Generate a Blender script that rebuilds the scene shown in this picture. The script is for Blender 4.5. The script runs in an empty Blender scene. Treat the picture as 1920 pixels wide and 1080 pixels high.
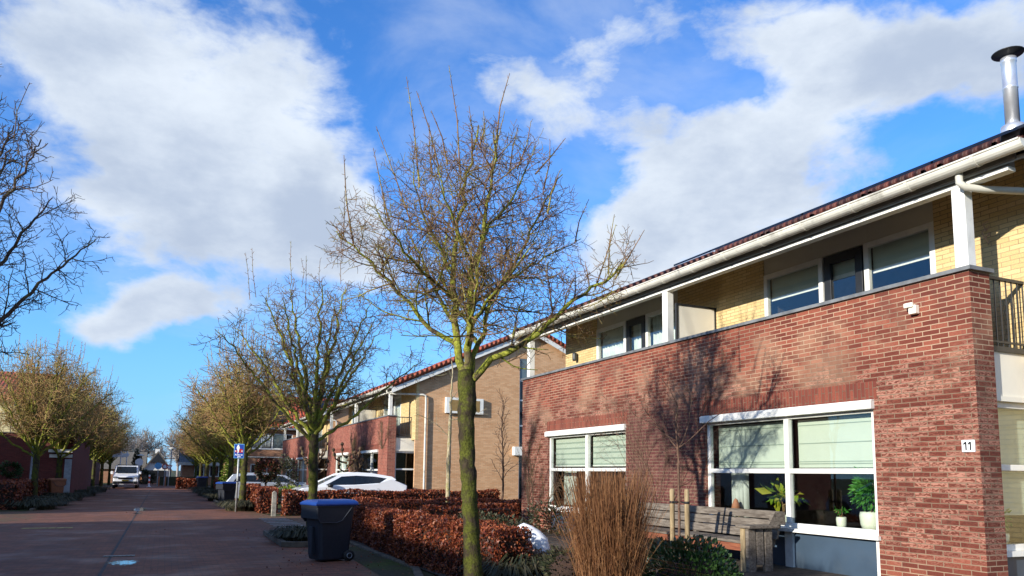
import bpy, bmesh, math, random
import numpy as np
from mathutils import Vector, Matrix
S = bpy.context.scene
COL = S.collection
R_ = math.radians

# ------------------------------------------------------------------ camera
cam = bpy.data.cameras.new('camera'); camo = bpy.data.objects.new('camera', cam); COL.objects.link(camo)
rx, ry, rz = (0.91028, -0.41381, 0.01213), (0.06069, 0.10442, -0.99268), (0.40951, 0.90436, 0.12017)
camo.matrix_world = Matrix(((rx[0], -ry[0], -rz[0], 0), (rx[1], -ry[1], -rz[1], 0), (rx[2], -ry[2], -rz[2], 1.6), (0, 0, 0, 1)))
cam.sensor_width = 36; cam.lens = 1425/1920*36; cam.shift_y = 176/1920; cam.clip_start = .05; cam.clip_end = 2000
S.camera = camo
# ------------------------------------------------------------------ light
TOSUN = Vector((-1, -.35, .31)).normalized()
sun = bpy.data.lights.new('sun', 'SUN'); suno = bpy.data.objects.new('sun', sun); COL.objects.link(suno)
sun.energy = 5.0; sun.angle = R_(.7); sun.color = (1, .93, .82)
suno.rotation_euler = TOSUN.to_track_quat('Z', 'Y').to_euler()
S.view_settings.view_transform = 'Standard'; S.view_settings.look = 'None'
S.view_settings.exposure = .5; S.view_settings.gamma = 1
S.cycles.max_bounces = 6; S.cycles.transparent_max_bounces = 12; S.cycles.caustics_reflective = False; S.cycles.caustics_refractive = False
S.cycles.sample_clamp_indirect = 4

class NT:
    """thin helper round a node tree"""
    def __init__(s, nt): s.t = nt
    def n(s, typ, **kw):
        nd = s.t.nodes.new(typ)
        for k, v in kw.items():
            if k == 'i':
                for a, b in v.items():
                    if isinstance(b, bpy.types.NodeSocket): s.t.links.new(b, nd.inputs[a])
                    else: nd.inputs[a].default_value = b
            else: setattr(nd, k, v)
        return nd
    def math(s, op, a, b=None, c=None, clamp=False):
        i = {0: a}
        if b is not None: i[1] = b
        if c is not None: i[2] = c
        return s.n('ShaderNodeMath', operation=op, use_clamp=clamp, i=i).outputs[0]
    def vm(s, op, a, b=None):
        i = {0: a}
        if b is not None: i[1] = b
        nd = s.n('ShaderNodeVectorMath', operation=op, i=i)
        return nd.outputs[1] if op in ('DOT_PRODUCT', 'LENGTH') else nd.outputs[0]
    def mix(s, f, a, b, typ='MIX'):
        nd = s.n('ShaderNodeMix', data_type='RGBA', blend_type=typ)
        for k, v in ((0, f), (6, a), (7, b)):
            if isinstance(v, bpy.types.NodeSocket): s.t.links.new(v, nd.inputs[k])
            else: nd.inputs[k].default_value = v if k == 0 else (*v[:3], 1)
        return nd.outputs[2]
    def ramp(s, f, lo, hi, a=0., b=1.):
        return s.n('ShaderNodeMapRange', interpolation_type='SMOOTHSTEP', i={0: f, 1: lo, 2: hi, 3: a, 4: b}).outputs[0]
    def noise(s, v, scale, det=3., rough=.55, dist=0.):
        return s.n('ShaderNodeTexNoise', i={'Vector': v, 'Scale': scale, 'Detail': det, 'Roughness': rough, 'Distortion': dist}).outputs[0]

# ------------------------------------------------------------------ sky (world)
W = bpy.data.worlds.new('World'); S.world = W; W.use_nodes = True
W.node_tree.nodes.clear(); g = NT(W.node_tree)
sky = g.n('ShaderNodeTexSky', sky_type='NISHITA', sun_disc=False)
sky.sun_elevation = math.asin(TOSUN.z); sky.sun_rotation = math.atan2(TOSUN.x, TOSUN.y)
sky.air_density = 1.0; sky.dust_density = .2; sky.ozone_density = 3.; sky.altitude = 0
tc = g.n('ShaderNodeTexCoord').outputs['Generated']
q1 = g.vm('DOT_PRODUCT', tc, rx); q2 = g.vm('DOT_PRODUCT', tc, ry); q3 = g.vm('DOT_PRODUCT', tc, rz)
q3c = g.math('MAXIMUM', q3, .12)
warp = g.n('ShaderNodeTexNoise', i={'Vector': tc, 'Scale': 5., 'Detail': 4.}).outputs[1]
warp2 = g.n('ShaderNodeTexNoise', i={'Vector': tc, 'Scale': 18., 'Detail': 4.}).outputs[1]
pl = g.n('ShaderNodeCombineXYZ', i={0: g.math('DIVIDE', q1, q3c), 1: g.math('DIVIDE', q2, q3c)}).outputs[0]
w1 = g.vm('SCALE', g.vm('SUBTRACT', warp, (.5, .5, .5))); w1.node.inputs['Scale'].default_value = .22
w2 = g.vm('SCALE', g.vm('SUBTRACT', warp2, (.5, .5, .5))); w2.node.inputs['Scale'].default_value = .06
pw = g.vm('ADD', g.vm('ADD', pl, w1), w2)
BL = [(300, 120, 320, 170, 1.0), (120, 30, 180, 90, .6), (350, 270, 210, 130, 1.0), (290, 370, 130, 80, .9), (570, 180, 170, 110, .75),
      (205, 565, 110, 75, 1.15), (345, 572, 110, 48, 1.1), (430, 600, 60, 30, .5), (600, 355, 95, 65, 1.8), (520, 450, 120, 80, 1.6), (170, 250, 90, 50, -.5), (440, 130, 60, 70, -.4), (500, 300, 60, 60, -.4), (660, 490, 110, 80, .9),
      (1000, 120, 120, 80, 1.0), (1090, 230, 100, 60, .55), (1290, 320, 130, 80, 1.15), (1470, 300, 190, 110, 1.2), (1620, 180, 170, 90, 1.0), (1760, 60, 170, 80, .85),
      (1400, 50, 180, 70, .6), (1870, 80, 160, 100, 1.1), (1600, 50, 200, 70, .6), (1240, 110, 130, 60, .45), (1170, 430, 110, 70, .8), (1330, 440, 220, 70, 1.0), (1730, 240, 110, 50, -.9), (1390, 165, 130, 45, -.6),
      (1120, 350, 80, 60, -.5), (760, 90, 110, 150, -.5), (480, 380, 60, 120, -.35), (300, 480, 240, 40, -.35), (800, 560, 160, 60, .35)]
acc = None
for (x, y, a, b, w) in BL:
    c = ((x-960)/1425, (y-716)/1425, 0)
    d = g.vm('MULTIPLY', g.vm('SUBTRACT', pw, c), (1425/a, 1425/b, 0))
    e = g.math('EXPONENT', g.math('MULTIPLY', g.vm('DOT_PRODUCT', d, d), -.8))
    acc = g.math('MULTIPLY', e, w) if acc is None else g.math('MULTIPLY_ADD', e, w, acc)
flat = g.vm('MULTIPLY', tc, (1, 1, 1.9))
fb = g.math('MULTIPLY_ADD', g.noise(flat, 22., 6., .6, .3), .35, g.math('MULTIPLY', g.noise(flat, 6.5, 8., .62, .35), .68))
front = g.ramp(q3, .1, .3)
gen = g.math('MULTIPLY', g.math('SUBTRACT', 1., front), g.math('MULTIPLY', g.noise(flat, 2.2, 3.), 1.25))
dens = g.math('ADD', g.math('MULTIPLY_ADD', acc, front, gen), g.math('MULTIPLY', g.math('SUBTRACT', fb, .5), 2.9))
mask = g.ramp(dens, .32, 1.25)
thin = g.math('MULTIPLY', g.ramp(g.noise(flat, 3.1, 6., .6, .4), .42, .75), .32)
mask = g.math('MAXIMUM', mask, thin)
shade = g.ramp(g.math('MULTIPLY_ADD', g.noise(flat, 4.3, 7., .6), 1.25, g.math('MULTIPLY', dens, .16)), .55, 1.14)
K = 10.0
ccol = g.mix(shade, (.70*K, .77*K, .86*K), (.42*K, .50*K, .64*K))
skc = g.n('ShaderNodeHueSaturation', i={'Hue': .5, 'Saturation': 1.14, 'Value': 1.95, 'Color': sky.outputs[0]}).outputs[0]
skc = g.mix(1., skc, (.62, .90, 1.25), 'MULTIPLY')
elev = g.n('ShaderNodeSeparateXYZ', i={0: tc}).outputs[2]
skc = g.mix(g.ramp(elev, .30, -.02, 0., .75), skc, (.17*K, .46*K, .86*K))
fin = g.mix(mask, skc, ccol)
bg = g.n('ShaderNodeBackground', i={'Color': fin, 'Strength': .084})
g.t.links.new(bg.outputs[0], g.n('ShaderNodeOutputWorld').inputs[0])

# ------------------------------------------------------------------ materials
def newmat(name):
    m = bpy.data.materials.new(name); m.use_nodes = True; m.node_tree.nodes.clear()
    t = NT(m.node_tree); out = t.n('ShaderNodeOutputMaterial')
    return m, t, out
def bsdf(t, out, col, rough=.6, metal=0., normal=None, spec=.5, **kw):
    i = {'Base Color': col if isinstance(col, bpy.types.NodeSocket) else (*col[:3], 1), 'Roughness': rough, 'Metallic': metal, 'Specular IOR Level': spec}
    if normal is not None: i['Normal'] = normal
    i.update(kw)
    b = t.n('ShaderNodeBsdfPrincipled', i=i); t.t.links.new(b.outputs[0], out.inputs[0]); return b
def bump(t, h, strength=.3, dist=.01):
    return t.n('ShaderNodeBump', i={'Height': h, 'Strength': strength, 'Distance': dist}).outputs[0]
def plain(name, col, rough=.5, metal=0., var=.12, scale=6., bmp=.0, spec=.5, dirt=0., **kw):
    m, t, out = newmat(name); co = t.n('ShaderNodeTexCoord').outputs['Object']
    n = t.noise(co, scale, 5.); dark = tuple(c*(1-var*1.6) for c in col); lite = tuple(min(1, c*(1+var)) for c in col)
    c = t.mix(t.ramp(n, .3, .7), dark, lite)
    if dirt: c = t.mix(t.math('MULTIPLY', t.ramp(t.noise(co, 2.3, 6., .7), .5, .75), dirt), c, (.12, .11, .08))
    nr = bump(t, t.noise(co, scale*6, 3.), bmp, .01) if bmp else None
    bsdf(t, out, c, rough, metal, nr, spec, **kw); return m
def brickmat(name, c1, c2, mortar, bw=.22, bh=.06, mo=.010, soldier=False, smear=0., stain=0., rough=.85, third=None, bs=.6, pale=(.62, .34, .28)):
    m, t, out = newmat(name); uv = t.n('ShaderNodeUVMap').outputs[0]
    v = uv
    if soldier: v = t.n('ShaderNodeMapping', i={'Vector': uv, 'Rotation': (0, 0, math.pi/2)}).outputs[0]
    jit = t.n('ShaderNodeTexNoise', i={'Vector': uv, 'Scale': 9., 'Detail': 2.}).outputs[1]
    jv = t.vm('SCALE', t.vm('SUBTRACT', jit, (.5, .5, .5))); jv.node.inputs['Scale'].default_value = .008
    v = t.vm('ADD', v, jv)
    bt = t.n('ShaderNodeTexBrick', i={'Vector': v, 'Color1': (0, 0, 0, 1), 'Color2': (1, 1, 1, 1), 'Mortar': (.5, .5, .5, 1), 'Scale': 1., 'Mortar Size': mo*.5, 'Mortar Smooth': .25, 'Brick Width': bw, 'Row Height': bh, 'Bias': 0.})
    idn = bt.outputs[0]; mfac = bt.outputs[1]
    c = t.mix(idn, c1, c2)
    if third: c = t.mix(t.ramp(idn, .72, .8), c, third)
    fine = t.noise(uv, 55., 4., .65)
    c = t.mix(t.ramp(fine, .35, .7, 0., .35), c, tuple(x*.55 for x in c1))
    big = t.noise(uv, .9, 5., .6)
    if smear:
        # lime bloom: single bricks turn pale pink with a dark crease left in the middle, in a belt of the wall
        sv = t.n('ShaderNodeSeparateXYZ', i={0: v}); row = t.math('DIVIDE', sv.outputs[1], bh); fv = t.math('FRACT', row)
        sm = t.n('ShaderNodeTexNoise', i={'Vector': t.vm('MULTIPLY', uv, (11., 34., 1.)), 'Scale': 1., 'Detail': 3., 'Distortion': 2.2}).outputs[0]
        mid = t.math('SUBTRACT', 1., t.math('MULTIPLY', t.math('ABSOLUTE', t.math('SUBTRACT', fv, .5)), 2.))
        crease = t.ramp(t.math('MULTIPLY_ADD', mid, .16, sm), .585, .64)
        hgt = t.n('ShaderNodeSeparateXYZ', i={0: uv}).outputs[1]; wob = t.math('MULTIPLY_ADD', t.noise(uv, .8, 5., .65), 1.6, hgt)
        belt = t.math('MULTIPLY', t.ramp(wob, 1.25, 1.9), t.ramp(wob, 4.1, 3.7))
        patch = t.math('MULTIPLY', belt, t.ramp(t.math('MULTIPLY_ADD', t.noise(uv, 2.1, 4., .6), .9, t.math('MULTIPLY', idn, .55)), .50, .82))
        c = t.mix(t.math('MULTIPLY', t.math('MULTIPLY', patch, t.math('SUBTRACT', 1., crease)), smear), c, pale)
        c = t.mix(t.math('MULTIPLY', t.math('MULTIPLY', belt, crease), .55), c, tuple(x*.45 for x in c1))
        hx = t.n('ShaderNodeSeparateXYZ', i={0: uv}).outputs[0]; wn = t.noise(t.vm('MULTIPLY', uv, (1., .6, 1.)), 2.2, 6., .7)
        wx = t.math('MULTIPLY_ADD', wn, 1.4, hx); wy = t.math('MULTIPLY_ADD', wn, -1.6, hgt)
        blotch = t.math('MULTIPLY', t.math('MULTIPLY', t.ramp(wx, 10.8, 11.3), t.ramp(wx, 13.6, 13.2)), t.ramp(wy, 2.3, 1.7))
        c = t.mix(t.math('MULTIPLY', blotch, .75), c, (.10, .034, .034))  # darker purplish tone low on the wall between its two windows
        moss = t.math('MULTIPLY', t.math('MULTIPLY', t.ramp(t.noise(t.vm('MULTIPLY', uv, (1., .7, 1.)), 1.6, 7., .72), .50, .66), belt), t.ramp(hx, 7.4, 8.6))
        c = t.mix(t.math('MULTIPLY', moss, .6), c, (.085, .05, .035))
        tan = t.math('MULTIPLY', t.ramp(t.noise(uv, 1.1, 5., .6), .46, .62), t.ramp(hgt, 2.5, 3.0)); c = t.mix(t.math('MULTIPLY', t.math('MULTIPLY', tan, t.ramp(hgt, 3.9, 3.6)), .35), c, (.42, .27, .17))
        mortar2 = t.mix(belt, mortar, (.17, .12, .08))
    mcol = t.mix(t.ramp(big, .4, .62, 0., .8), mortar2 if smear else mortar, tuple(x*.5 for x in mortar))
    c = t.mix(mfac, c, mcol)
    if stain:
        st = t.ramp(t.noise(t.vm('MULTIPLY', uv, (1., .55, 1.)), 1.1, 6., .7, .6), .5, .7)
        c = t.mix(t.math('MULTIPLY', st, stain), c, (.07, .035, .03))
    h = t.math('SUBTRACT', t.math('MULTIPLY', t.noise(uv, 28., 4., .65), .6), mfac)
    bsdf(t, out, c, rough, 0., bump(t, h, bs, .008), .3); return m
def tilemat(name, c1, c2, tw=.21, th=.34):
    m, t, out = newmat(name); uv = t.n('ShaderNodeUVMap').outputs[0]
    sx = t.n('ShaderNodeSeparateXYZ', i={0: uv})
    u = t.math('FRACT', t.math('DIVIDE', sx.outputs[0], tw)); vv = t.math('FRACT', t.math('DIVIDE', sx.outputs[1], th))
    wave = t.math('SINE', t.math('MULTIPLY', u, 6.2832))
    h = t.math('ADD', wave, t.math('MULTIPLY', vv, -1.2))
    n = t.noise(uv, 4., 4.)
    cell = t.n('ShaderNodeTexBrick', i={'Vector': uv, 'Color1': (0, 0, 0, 1), 'Color2': (1, 1, 1, 1), 'Scale': 1., 'Mortar Size': .0, 'Brick Width': tw, 'Row Height': th, }); cell.offset = 0
    c = t.mix(cell.outputs[0], c1, c2); c = t.mix(t.ramp(n, .5, .75, 0, .5), c, tuple(x*.5 for x in c1))
    gap = t.math('MULTIPLY', t.ramp(vv, .0, .07, 1., 0.), .8)
    c = t.mix(gap, c, (.03, .015, .01))
    c = t.mix(t.math('MULTIPLY', t.ramp(wave, -1., -.5, 1., 0.), .6), c, tuple(x*.25 for x in c1))
    bsdf(t, out, c, .6, 0., bump(t, h, 1., .04), .4); return m
def glassmat(name, tint=(.95, .975, .955), refl=1.0):
    m, t, out = newmat(name)
    tr = t.n('ShaderNodeBsdfTransparent', i={'Color': (*tint, 1)}); gl = t.n('ShaderNodeBsdfGlossy', i={'Color': (.9*refl, .95*refl, 1*refl, 1), 'Roughness': .01})
    fr = t.math('MULTIPLY_ADD', t.math('POWER', t.n('ShaderNodeLayerWeight', i={'Blend': .5}).outputs['Facing'], 3.), .55, .045)
    mx = t.n('ShaderNodeMixShader', i={0: fr}); t.t.links.new(tr.outputs[0], mx.inputs[1]); t.t.links.new(gl.outputs[0], mx.inputs[2])
    t.t.links.new(mx.outputs[0], out.inputs[0]); return m
def leafmat(name, cols, rough=.5, trans=.25, spec=.4):
    m, t, out = newmat(name); rnd = t.n('ShaderNodeNewGeometry').outputs['Random Per Island']
    cr = t.n('ShaderNodeValToRGB', i={0: rnd}); e = cr.color_ramp.elements
    e[0].position = 0; e[0].color = (*cols[0], 1); e[1].position = 1; e[1].color = (*cols[-1], 1)
    for k, c in enumerate(cols[1:-1]): x = e.new((k+1)/(len(cols)-1)); x.color = (*c, 1)
    co = t.n('ShaderNodeTexCoord').outputs['Object']
    c = t.mix(t.ramp(t.noise(co, 3., 3.), .35, .7, 0., .45), cr.outputs[0], tuple(x*.4 for x in cols[0]))
    b = t.n('ShaderNodeBsdfPrincipled', i={'Base Color': c, 'Roughness': rough, 'Specular IOR Level': spec})
    tl = t.n('ShaderNodeBsdfTranslucent', i={'Color': c}); mx = t.n('ShaderNodeMixShader', i={0: trans})
    t.t.links.new(b.outputs[0], mx.inputs[1]); t.t.links.new(tl.outputs[0], mx.inputs[2]); t.t.links.new(mx.outputs[0], out.inputs[0]); return m
def barkmat(name, base, moss, amt=.5, scale=9.):
    m, t, out = newmat(name); co = t.n('ShaderNodeTexCoord').outputs['Object']
    n = t.noise(t.vm('MULTIPLY', co, (1, 1, .45)), scale*2.2, 6., .7); n2 = t.noise(co, scale*.45, 5., .65)
    c = t.mix(t.ramp(n, .35, .65), tuple(x*.45 for x in base), base)
    mc = t.mix(t.ramp(t.noise(co, scale*5, 3.), .3, .7), tuple(x*.4 for x in moss), moss)
    c = t.mix(t.ramp(n2, .62-amt*.3, .78-amt*.3), c, mc)
    bsdf(t, out, c, .9, 0., bump(t, n, .9, .03), .2); return m

M = {}
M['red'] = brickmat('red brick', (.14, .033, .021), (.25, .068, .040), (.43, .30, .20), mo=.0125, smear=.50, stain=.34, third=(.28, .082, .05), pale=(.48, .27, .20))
M['redsol'] = brickmat('red soldier brick', (.15, .038, .026), (.25, .068, .042), (.22, .15, .10), soldier=True)
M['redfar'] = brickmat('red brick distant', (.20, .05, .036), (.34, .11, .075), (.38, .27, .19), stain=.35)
M['darkbrick'] = brickmat('dark red brick', (.13, .028, .022), (.20, .045, .035), (.14, .09, .07))
M['yellow'] = brickmat('yellow brick', (.58, .42, .19), (.70, .53, .27), (.36, .27, .15), rough=.8, bs=.4)
M['tan'] = brickmat('tan gable brick', (.60, .32, .155), (.74, .45, .25), (.46, .34, .22), stain=.0, bs=.4)
M['orangebrick'] = brickmat('orange brick', (.38, .17, .09), (.50, .25, .14), (.36, .26, .18), bs=.4)
M['tile'] = tilemat('red roof tile', (.26, .05, .025), (.40, .085, .035))
M['tilenear'] = tilemat('weathered dark red roof tile', (.05, .018, .014), (.13, .034, .022))
M['tiledark'] = tilemat('dark roof tile', (.045, .045, .05), (.07, .07, .075))
M['thatch'] = plain('grey brown roof', (.16, .14, .11), .9, var=.3, scale=12, bmp=.5)
M['white'] = plain('white painted wood', (.78, .78, .73), .5, var=.06, scale=3, dirt=.22)
M['cream'] = plain('cream panel', (.80, .77, .66), .55, var=.03, scale=2)
M['gutter'] = plain('cream gutter', (.68, .67, .59), .45, var=.1, scale=2, dirt=.6)
M['fascia'] = plain('shade tinted fascia', (.22, .20, .17), .7, var=.1)  # grey brown instead of white paints in the shade below the gutter
M['grey'] = plain('grey zinc coping', (.16, .17, .175), .55, var=.2, scale=5)
M['steel'] = plain('dark steel', (.05, .055, .06), .45, .3)
M['blackframe'] = plain('black frame', (.018, .02, .024), .45)
M['blue'] = plain('blue grey panel', (.045, .075, .115), .5, var=.1, scale=2, dirt=.12)
M['soffit'] = plain('grey soffit panel', (.58, .55, .47), .7, var=.04, scale=1.2)
M['glass'] = glassmat('window glass')
M['glassdark'] = plain('dark window glass', (.012, .016, .02), .03, 0., spec=.5)
M['glasssky'] = plain('sky reflecting glass', (.10, .14, .15), .05, 0., spec=1.)
M['blind'] = plain('pale green blind', (.52, .57, .49), .85, var=.03, scale=2)
M['zebra'] = plain('grey blind stripe', (.30, .36, .31), .9, var=.04)
M['curtain'] = plain('white net curtain', (.62, .66, .62), .9, var=.1, scale=3)
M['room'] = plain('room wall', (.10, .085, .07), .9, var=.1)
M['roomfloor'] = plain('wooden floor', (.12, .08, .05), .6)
M['solar'] = plain('solar panel', (.008, .009, .014), .15, .2, spec=.7)
M['metal'] = plain('stainless flue', (.74, .75, .77), .38, .75, var=.05)
M['pot'] = plain('cream ceramic', (.72, .74, .62), .35, var=.03)
M['binbody'] = plain('dark navy plastic', (.010, .013, .021), .58, var=.1, scale=20)
M['binlid'] = plain('blue plastic', (.011, .048, .24), .36, var=.08)
M['rubber'] = plain('black rubber', (.012, .012, .012), .7)
M['rimgrey'] = plain('worn plastic edge', (.045, .05, .06), .6)
M['brownplastic'] = plain('orange brown plastic', (.26, .09, .035), .5)
M['carwhite'] = plain('white car paint', (.86, .87, .88), .18, 0., var=.01, spec=.7, **{'Coat Weight': .6})
M['carsilver'] = plain('silver car paint', (.50, .54, .60), .25, .3, var=.02, **{'Coat Weight': .6})
M['lamp'] = plain('car lamp', (.30, .32, .34), .08, .2, spec=1.)
M['red_lamp'] = plain('red lamp', (.4, .01, .01), .2)
M['plate'] = plain('yellow plate', (.55, .38, .03), .5)
M['signblue'] = plain('sign blue', (.008, .045, .30), .4, var=.03)
M['signwhite'] = plain('sign white', (.82, .84, .86), .4, var=.02)
M['signred'] = plain('sign red', (.38, .02, .02), .4)
M['signlight'] = plain('sign light blue', (.12, .42, .75), .4, var=.02)
M['black'] = plain('black paint', (.006, .006, .008), .5)
M['pole'] = plain('galvanised pole', (.42, .44, .42), .5, .5, var=.15, dirt=.3)
M['polegrey'] = plain('lamp post aluminium', (.35, .37, .40), .45, .5)
M['stone'] = plain('weathered stone', (.30, .28, .23), .9, var=.25, scale=9, bmp=.4, dirt=.5)
M['kerb'] = plain('concrete kerb', (.12, .095, .065), .9, var=.25, scale=5, bmp=.3, dirt=.6)
M['soil'] = plain('garden soil', (.055, .04, .028), .95, var=.4, scale=9, bmp=.6)
M['orangeplastic'] = plain('orange reflector', (.75, .10, .03), .4)
M['terracotta'] = plain('terracotta', (.42, .17, .09), .8)
M['rust'] = plain('bleached wood', (.5, .32, .2), .8)
def woodmat(name, c1, c2, axis=(1, 1, 14)):
    m, t, out = newmat(name); co = t.n('ShaderNodeTexCoord').outputs['Object']
    n = t.noise(t.vm('MULTIPLY', co, axis), 3., 6., .65, .5)
    c = t.mix(t.ramp(n, .3, .7), c1, c2); k = t.noise(co, 2.5, 3.)
    c = t.mix(t.ramp(k, .55, .75, 0, .55), c, tuple(x*.5 for x in c1))
    bsdf(t, out, c, .85, 0., bump(t, n, .5, .008), .25); return m
M['greywood'] = woodmat('weathered bench wood', (.075, .06, .047), (.22, .19, .155), (8, 1.2, 12))
M['stake'] = woodmat('stake wood', (.18, .13, .07), (.40, .31, .18), (9, 9, 1))
M['redwood'] = woodmat('reddish rail wood', (.16, .05, .03), (.28, .10, .05), (8, 1.2, 12))
M['bark'] = barkmat('mossy bark', (.060, .045, .028), (.105, .115, .018), .66)
M['barklimb'] = barkmat('mossy limb bark', (.14, .105, .065), (.34, .36, .05), .85)
M['twig'] = barkmat('reddish brown twig', (.28, .165, .085), (.38, .34, .08), .45, 6.)
M['twigfar'] = barkmat('ochre twig', (.46, .27, .12), (.52, .42, .12), .55, 3.)
M['twigleft'] = barkmat('dark twig', (.15, .10, .065), (.24, .20, .07), .35, 4.)
M['palebark'] = barkmat('pale bark', (.50, .42, .27), (.42, .40, .16), .45, 7.)
M['thinbark'] = barkmat('brown thin bark', (.20, .12, .085), (.22, .17, .10), .3, 8.)
M['beech'] = leafmat('dry beech leaf', [(.07, .014, .008), (.18, .038, .018), (.32, .075, .028), (.50, .17, .065)], .45, .25)
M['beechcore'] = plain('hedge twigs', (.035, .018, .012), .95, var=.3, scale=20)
M['evergreen'] = leafmat('dark glossy leaf', [(.012, .035, .010), (.03, .075, .02), (.06, .12, .035)], .28, .12, .6)
M['house_leaf'] = leafmat('houseplant leaf', [(.03, .14, .015), (.06, .25, .03), (.12, .36, .05)], .35, .3)
M['yellowleaf'] = leafmat('yellow green leaf', [(.10, .30, .02), (.30, .42, .03), (.45, .42, .04)], .35, .35)
M['laurel'] = leafmat('laurel leaf', [(.10, .16, .02), (.22, .30, .04), (.36, .40, .07)], .4, .3)
M['photinia'] = leafmat('dark red leaf', [(.02, .03, .01), (.05, .05, .02), (.16, .04, .03)], .4, .2)
M['photred'] = leafmat('red young leaf', [(.16, .03, .02), (.30, .08, .05), (.4, .16, .1)], .4, .2)
M['drygrass'] = leafmat('dry grass stem', [(.16, .065, .025), (.28, .125, .05), (.40, .21, .09)], .7, .3)
M['sedge'] = leafmat('sedge leaf', [(.03, .035, .018), (.07, .07, .035), (.13, .11, .06)], .7, .2)
M['haygreen'] = leafmat('grey green leaf', [(.02, .03, .014), (.05, .06, .025), (.10, .09, .05)], .6, .2)

def groundmats():
    m, t, out = newmat('red brick paving'); uv = t.n('ShaderNodeUVMap').outputs[0]
    bt = t.n('ShaderNodeTexBrick', i={'Vector': uv, 'Color1': (0, 0, 0, 1), 'Color2': (1, 1, 1, 1), 'Mortar': (.5, .5, .5, 1), 'Scale': 1., 'Mortar Size': .006, 'Mortar Smooth': .3, 'Brick Width': .21, 'Row Height': .07})
    c = t.mix(bt.outputs[0], (.17, .056, .028), (.32, .115, .056))
    n = t.noise(uv, .35, 6., .7); n2 = t.noise(uv, 3., 6., .7)
    c = t.mix(t.ramp(n2, .4, .75, 0, .5), c, (.11, .062, .038)); c = t.mix(t.ramp(t.noise(t.vm('MULTIPLY', uv, (1., .25, 1.)), .8, 6., .7), .35, .7, 0, .5), c, (.08, .04, .03))
    sx = t.n('ShaderNodeSeparateXYZ', i={0: uv})
    # moss keeps to the joints and to the untrodden edges by the kerbs
    edge = t.math('MAXIMUM', t.ramp(sx.outputs[0], 1.6, 4.0), t.ramp(sx.outputs[0], -2.6, -5., 0., 1.))
    mo = t.ramp(t.math('MULTIPLY_ADD', edge, .30, n), .60, .82, 0, .75)
    c = t.mix(t.math('MULTIPLY', mo, t.ramp(n2, .35, .6)), c, (.085, .085, .03))
    c = t.mix(t.math('MULTIPLY', bt.outputs[1], .8), c, (.05, .04, .03))
    blotch = t.ramp(t.noise(uv, .6, 4., .6), .45, .7)  # wet spots, smoother than the dry paving
    ro = t.math('MULTIPLY_ADD', blotch, -.3, .85)
    h = t.math('SUBTRACT', t.math('MULTIPLY', t.noise(uv, 40., 3.), .4), bt.outputs[1])
    bsdf(t, out, c, ro, 0., bump(t, h, .5, .006), .35); M['paving'] = m
    m, t, out = newmat('mossy ground'); co = t.n('ShaderNodeTexCoord').outputs['Object']
    n = t.noise(co, .5, 7., .7); n2 = t.noise(co, 14., 4., .7)
    c = t.mix(t.ramp(n, .4, .6), (.07, .055, .035), (.07, .10, .02)); c = t.mix(t.ramp(n2, .35, .7, 0, .6), c, (.03, .03, .012))
    bsdf(t, out, c, .95, 0., bump(t, n2, .8, .03), .2); M['verge'] = m
    m, t, out = newmat('puddle water'); co = t.n('ShaderNodeTexCoord').outputs['Object']
    bsdf(t, out, (.02, .02, .022), .03, 0., bump(t, t.noise(co, 9., 3.), .02, .01), 1.0, IOR=1.6); M['water'] = m
groundmats()

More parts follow.
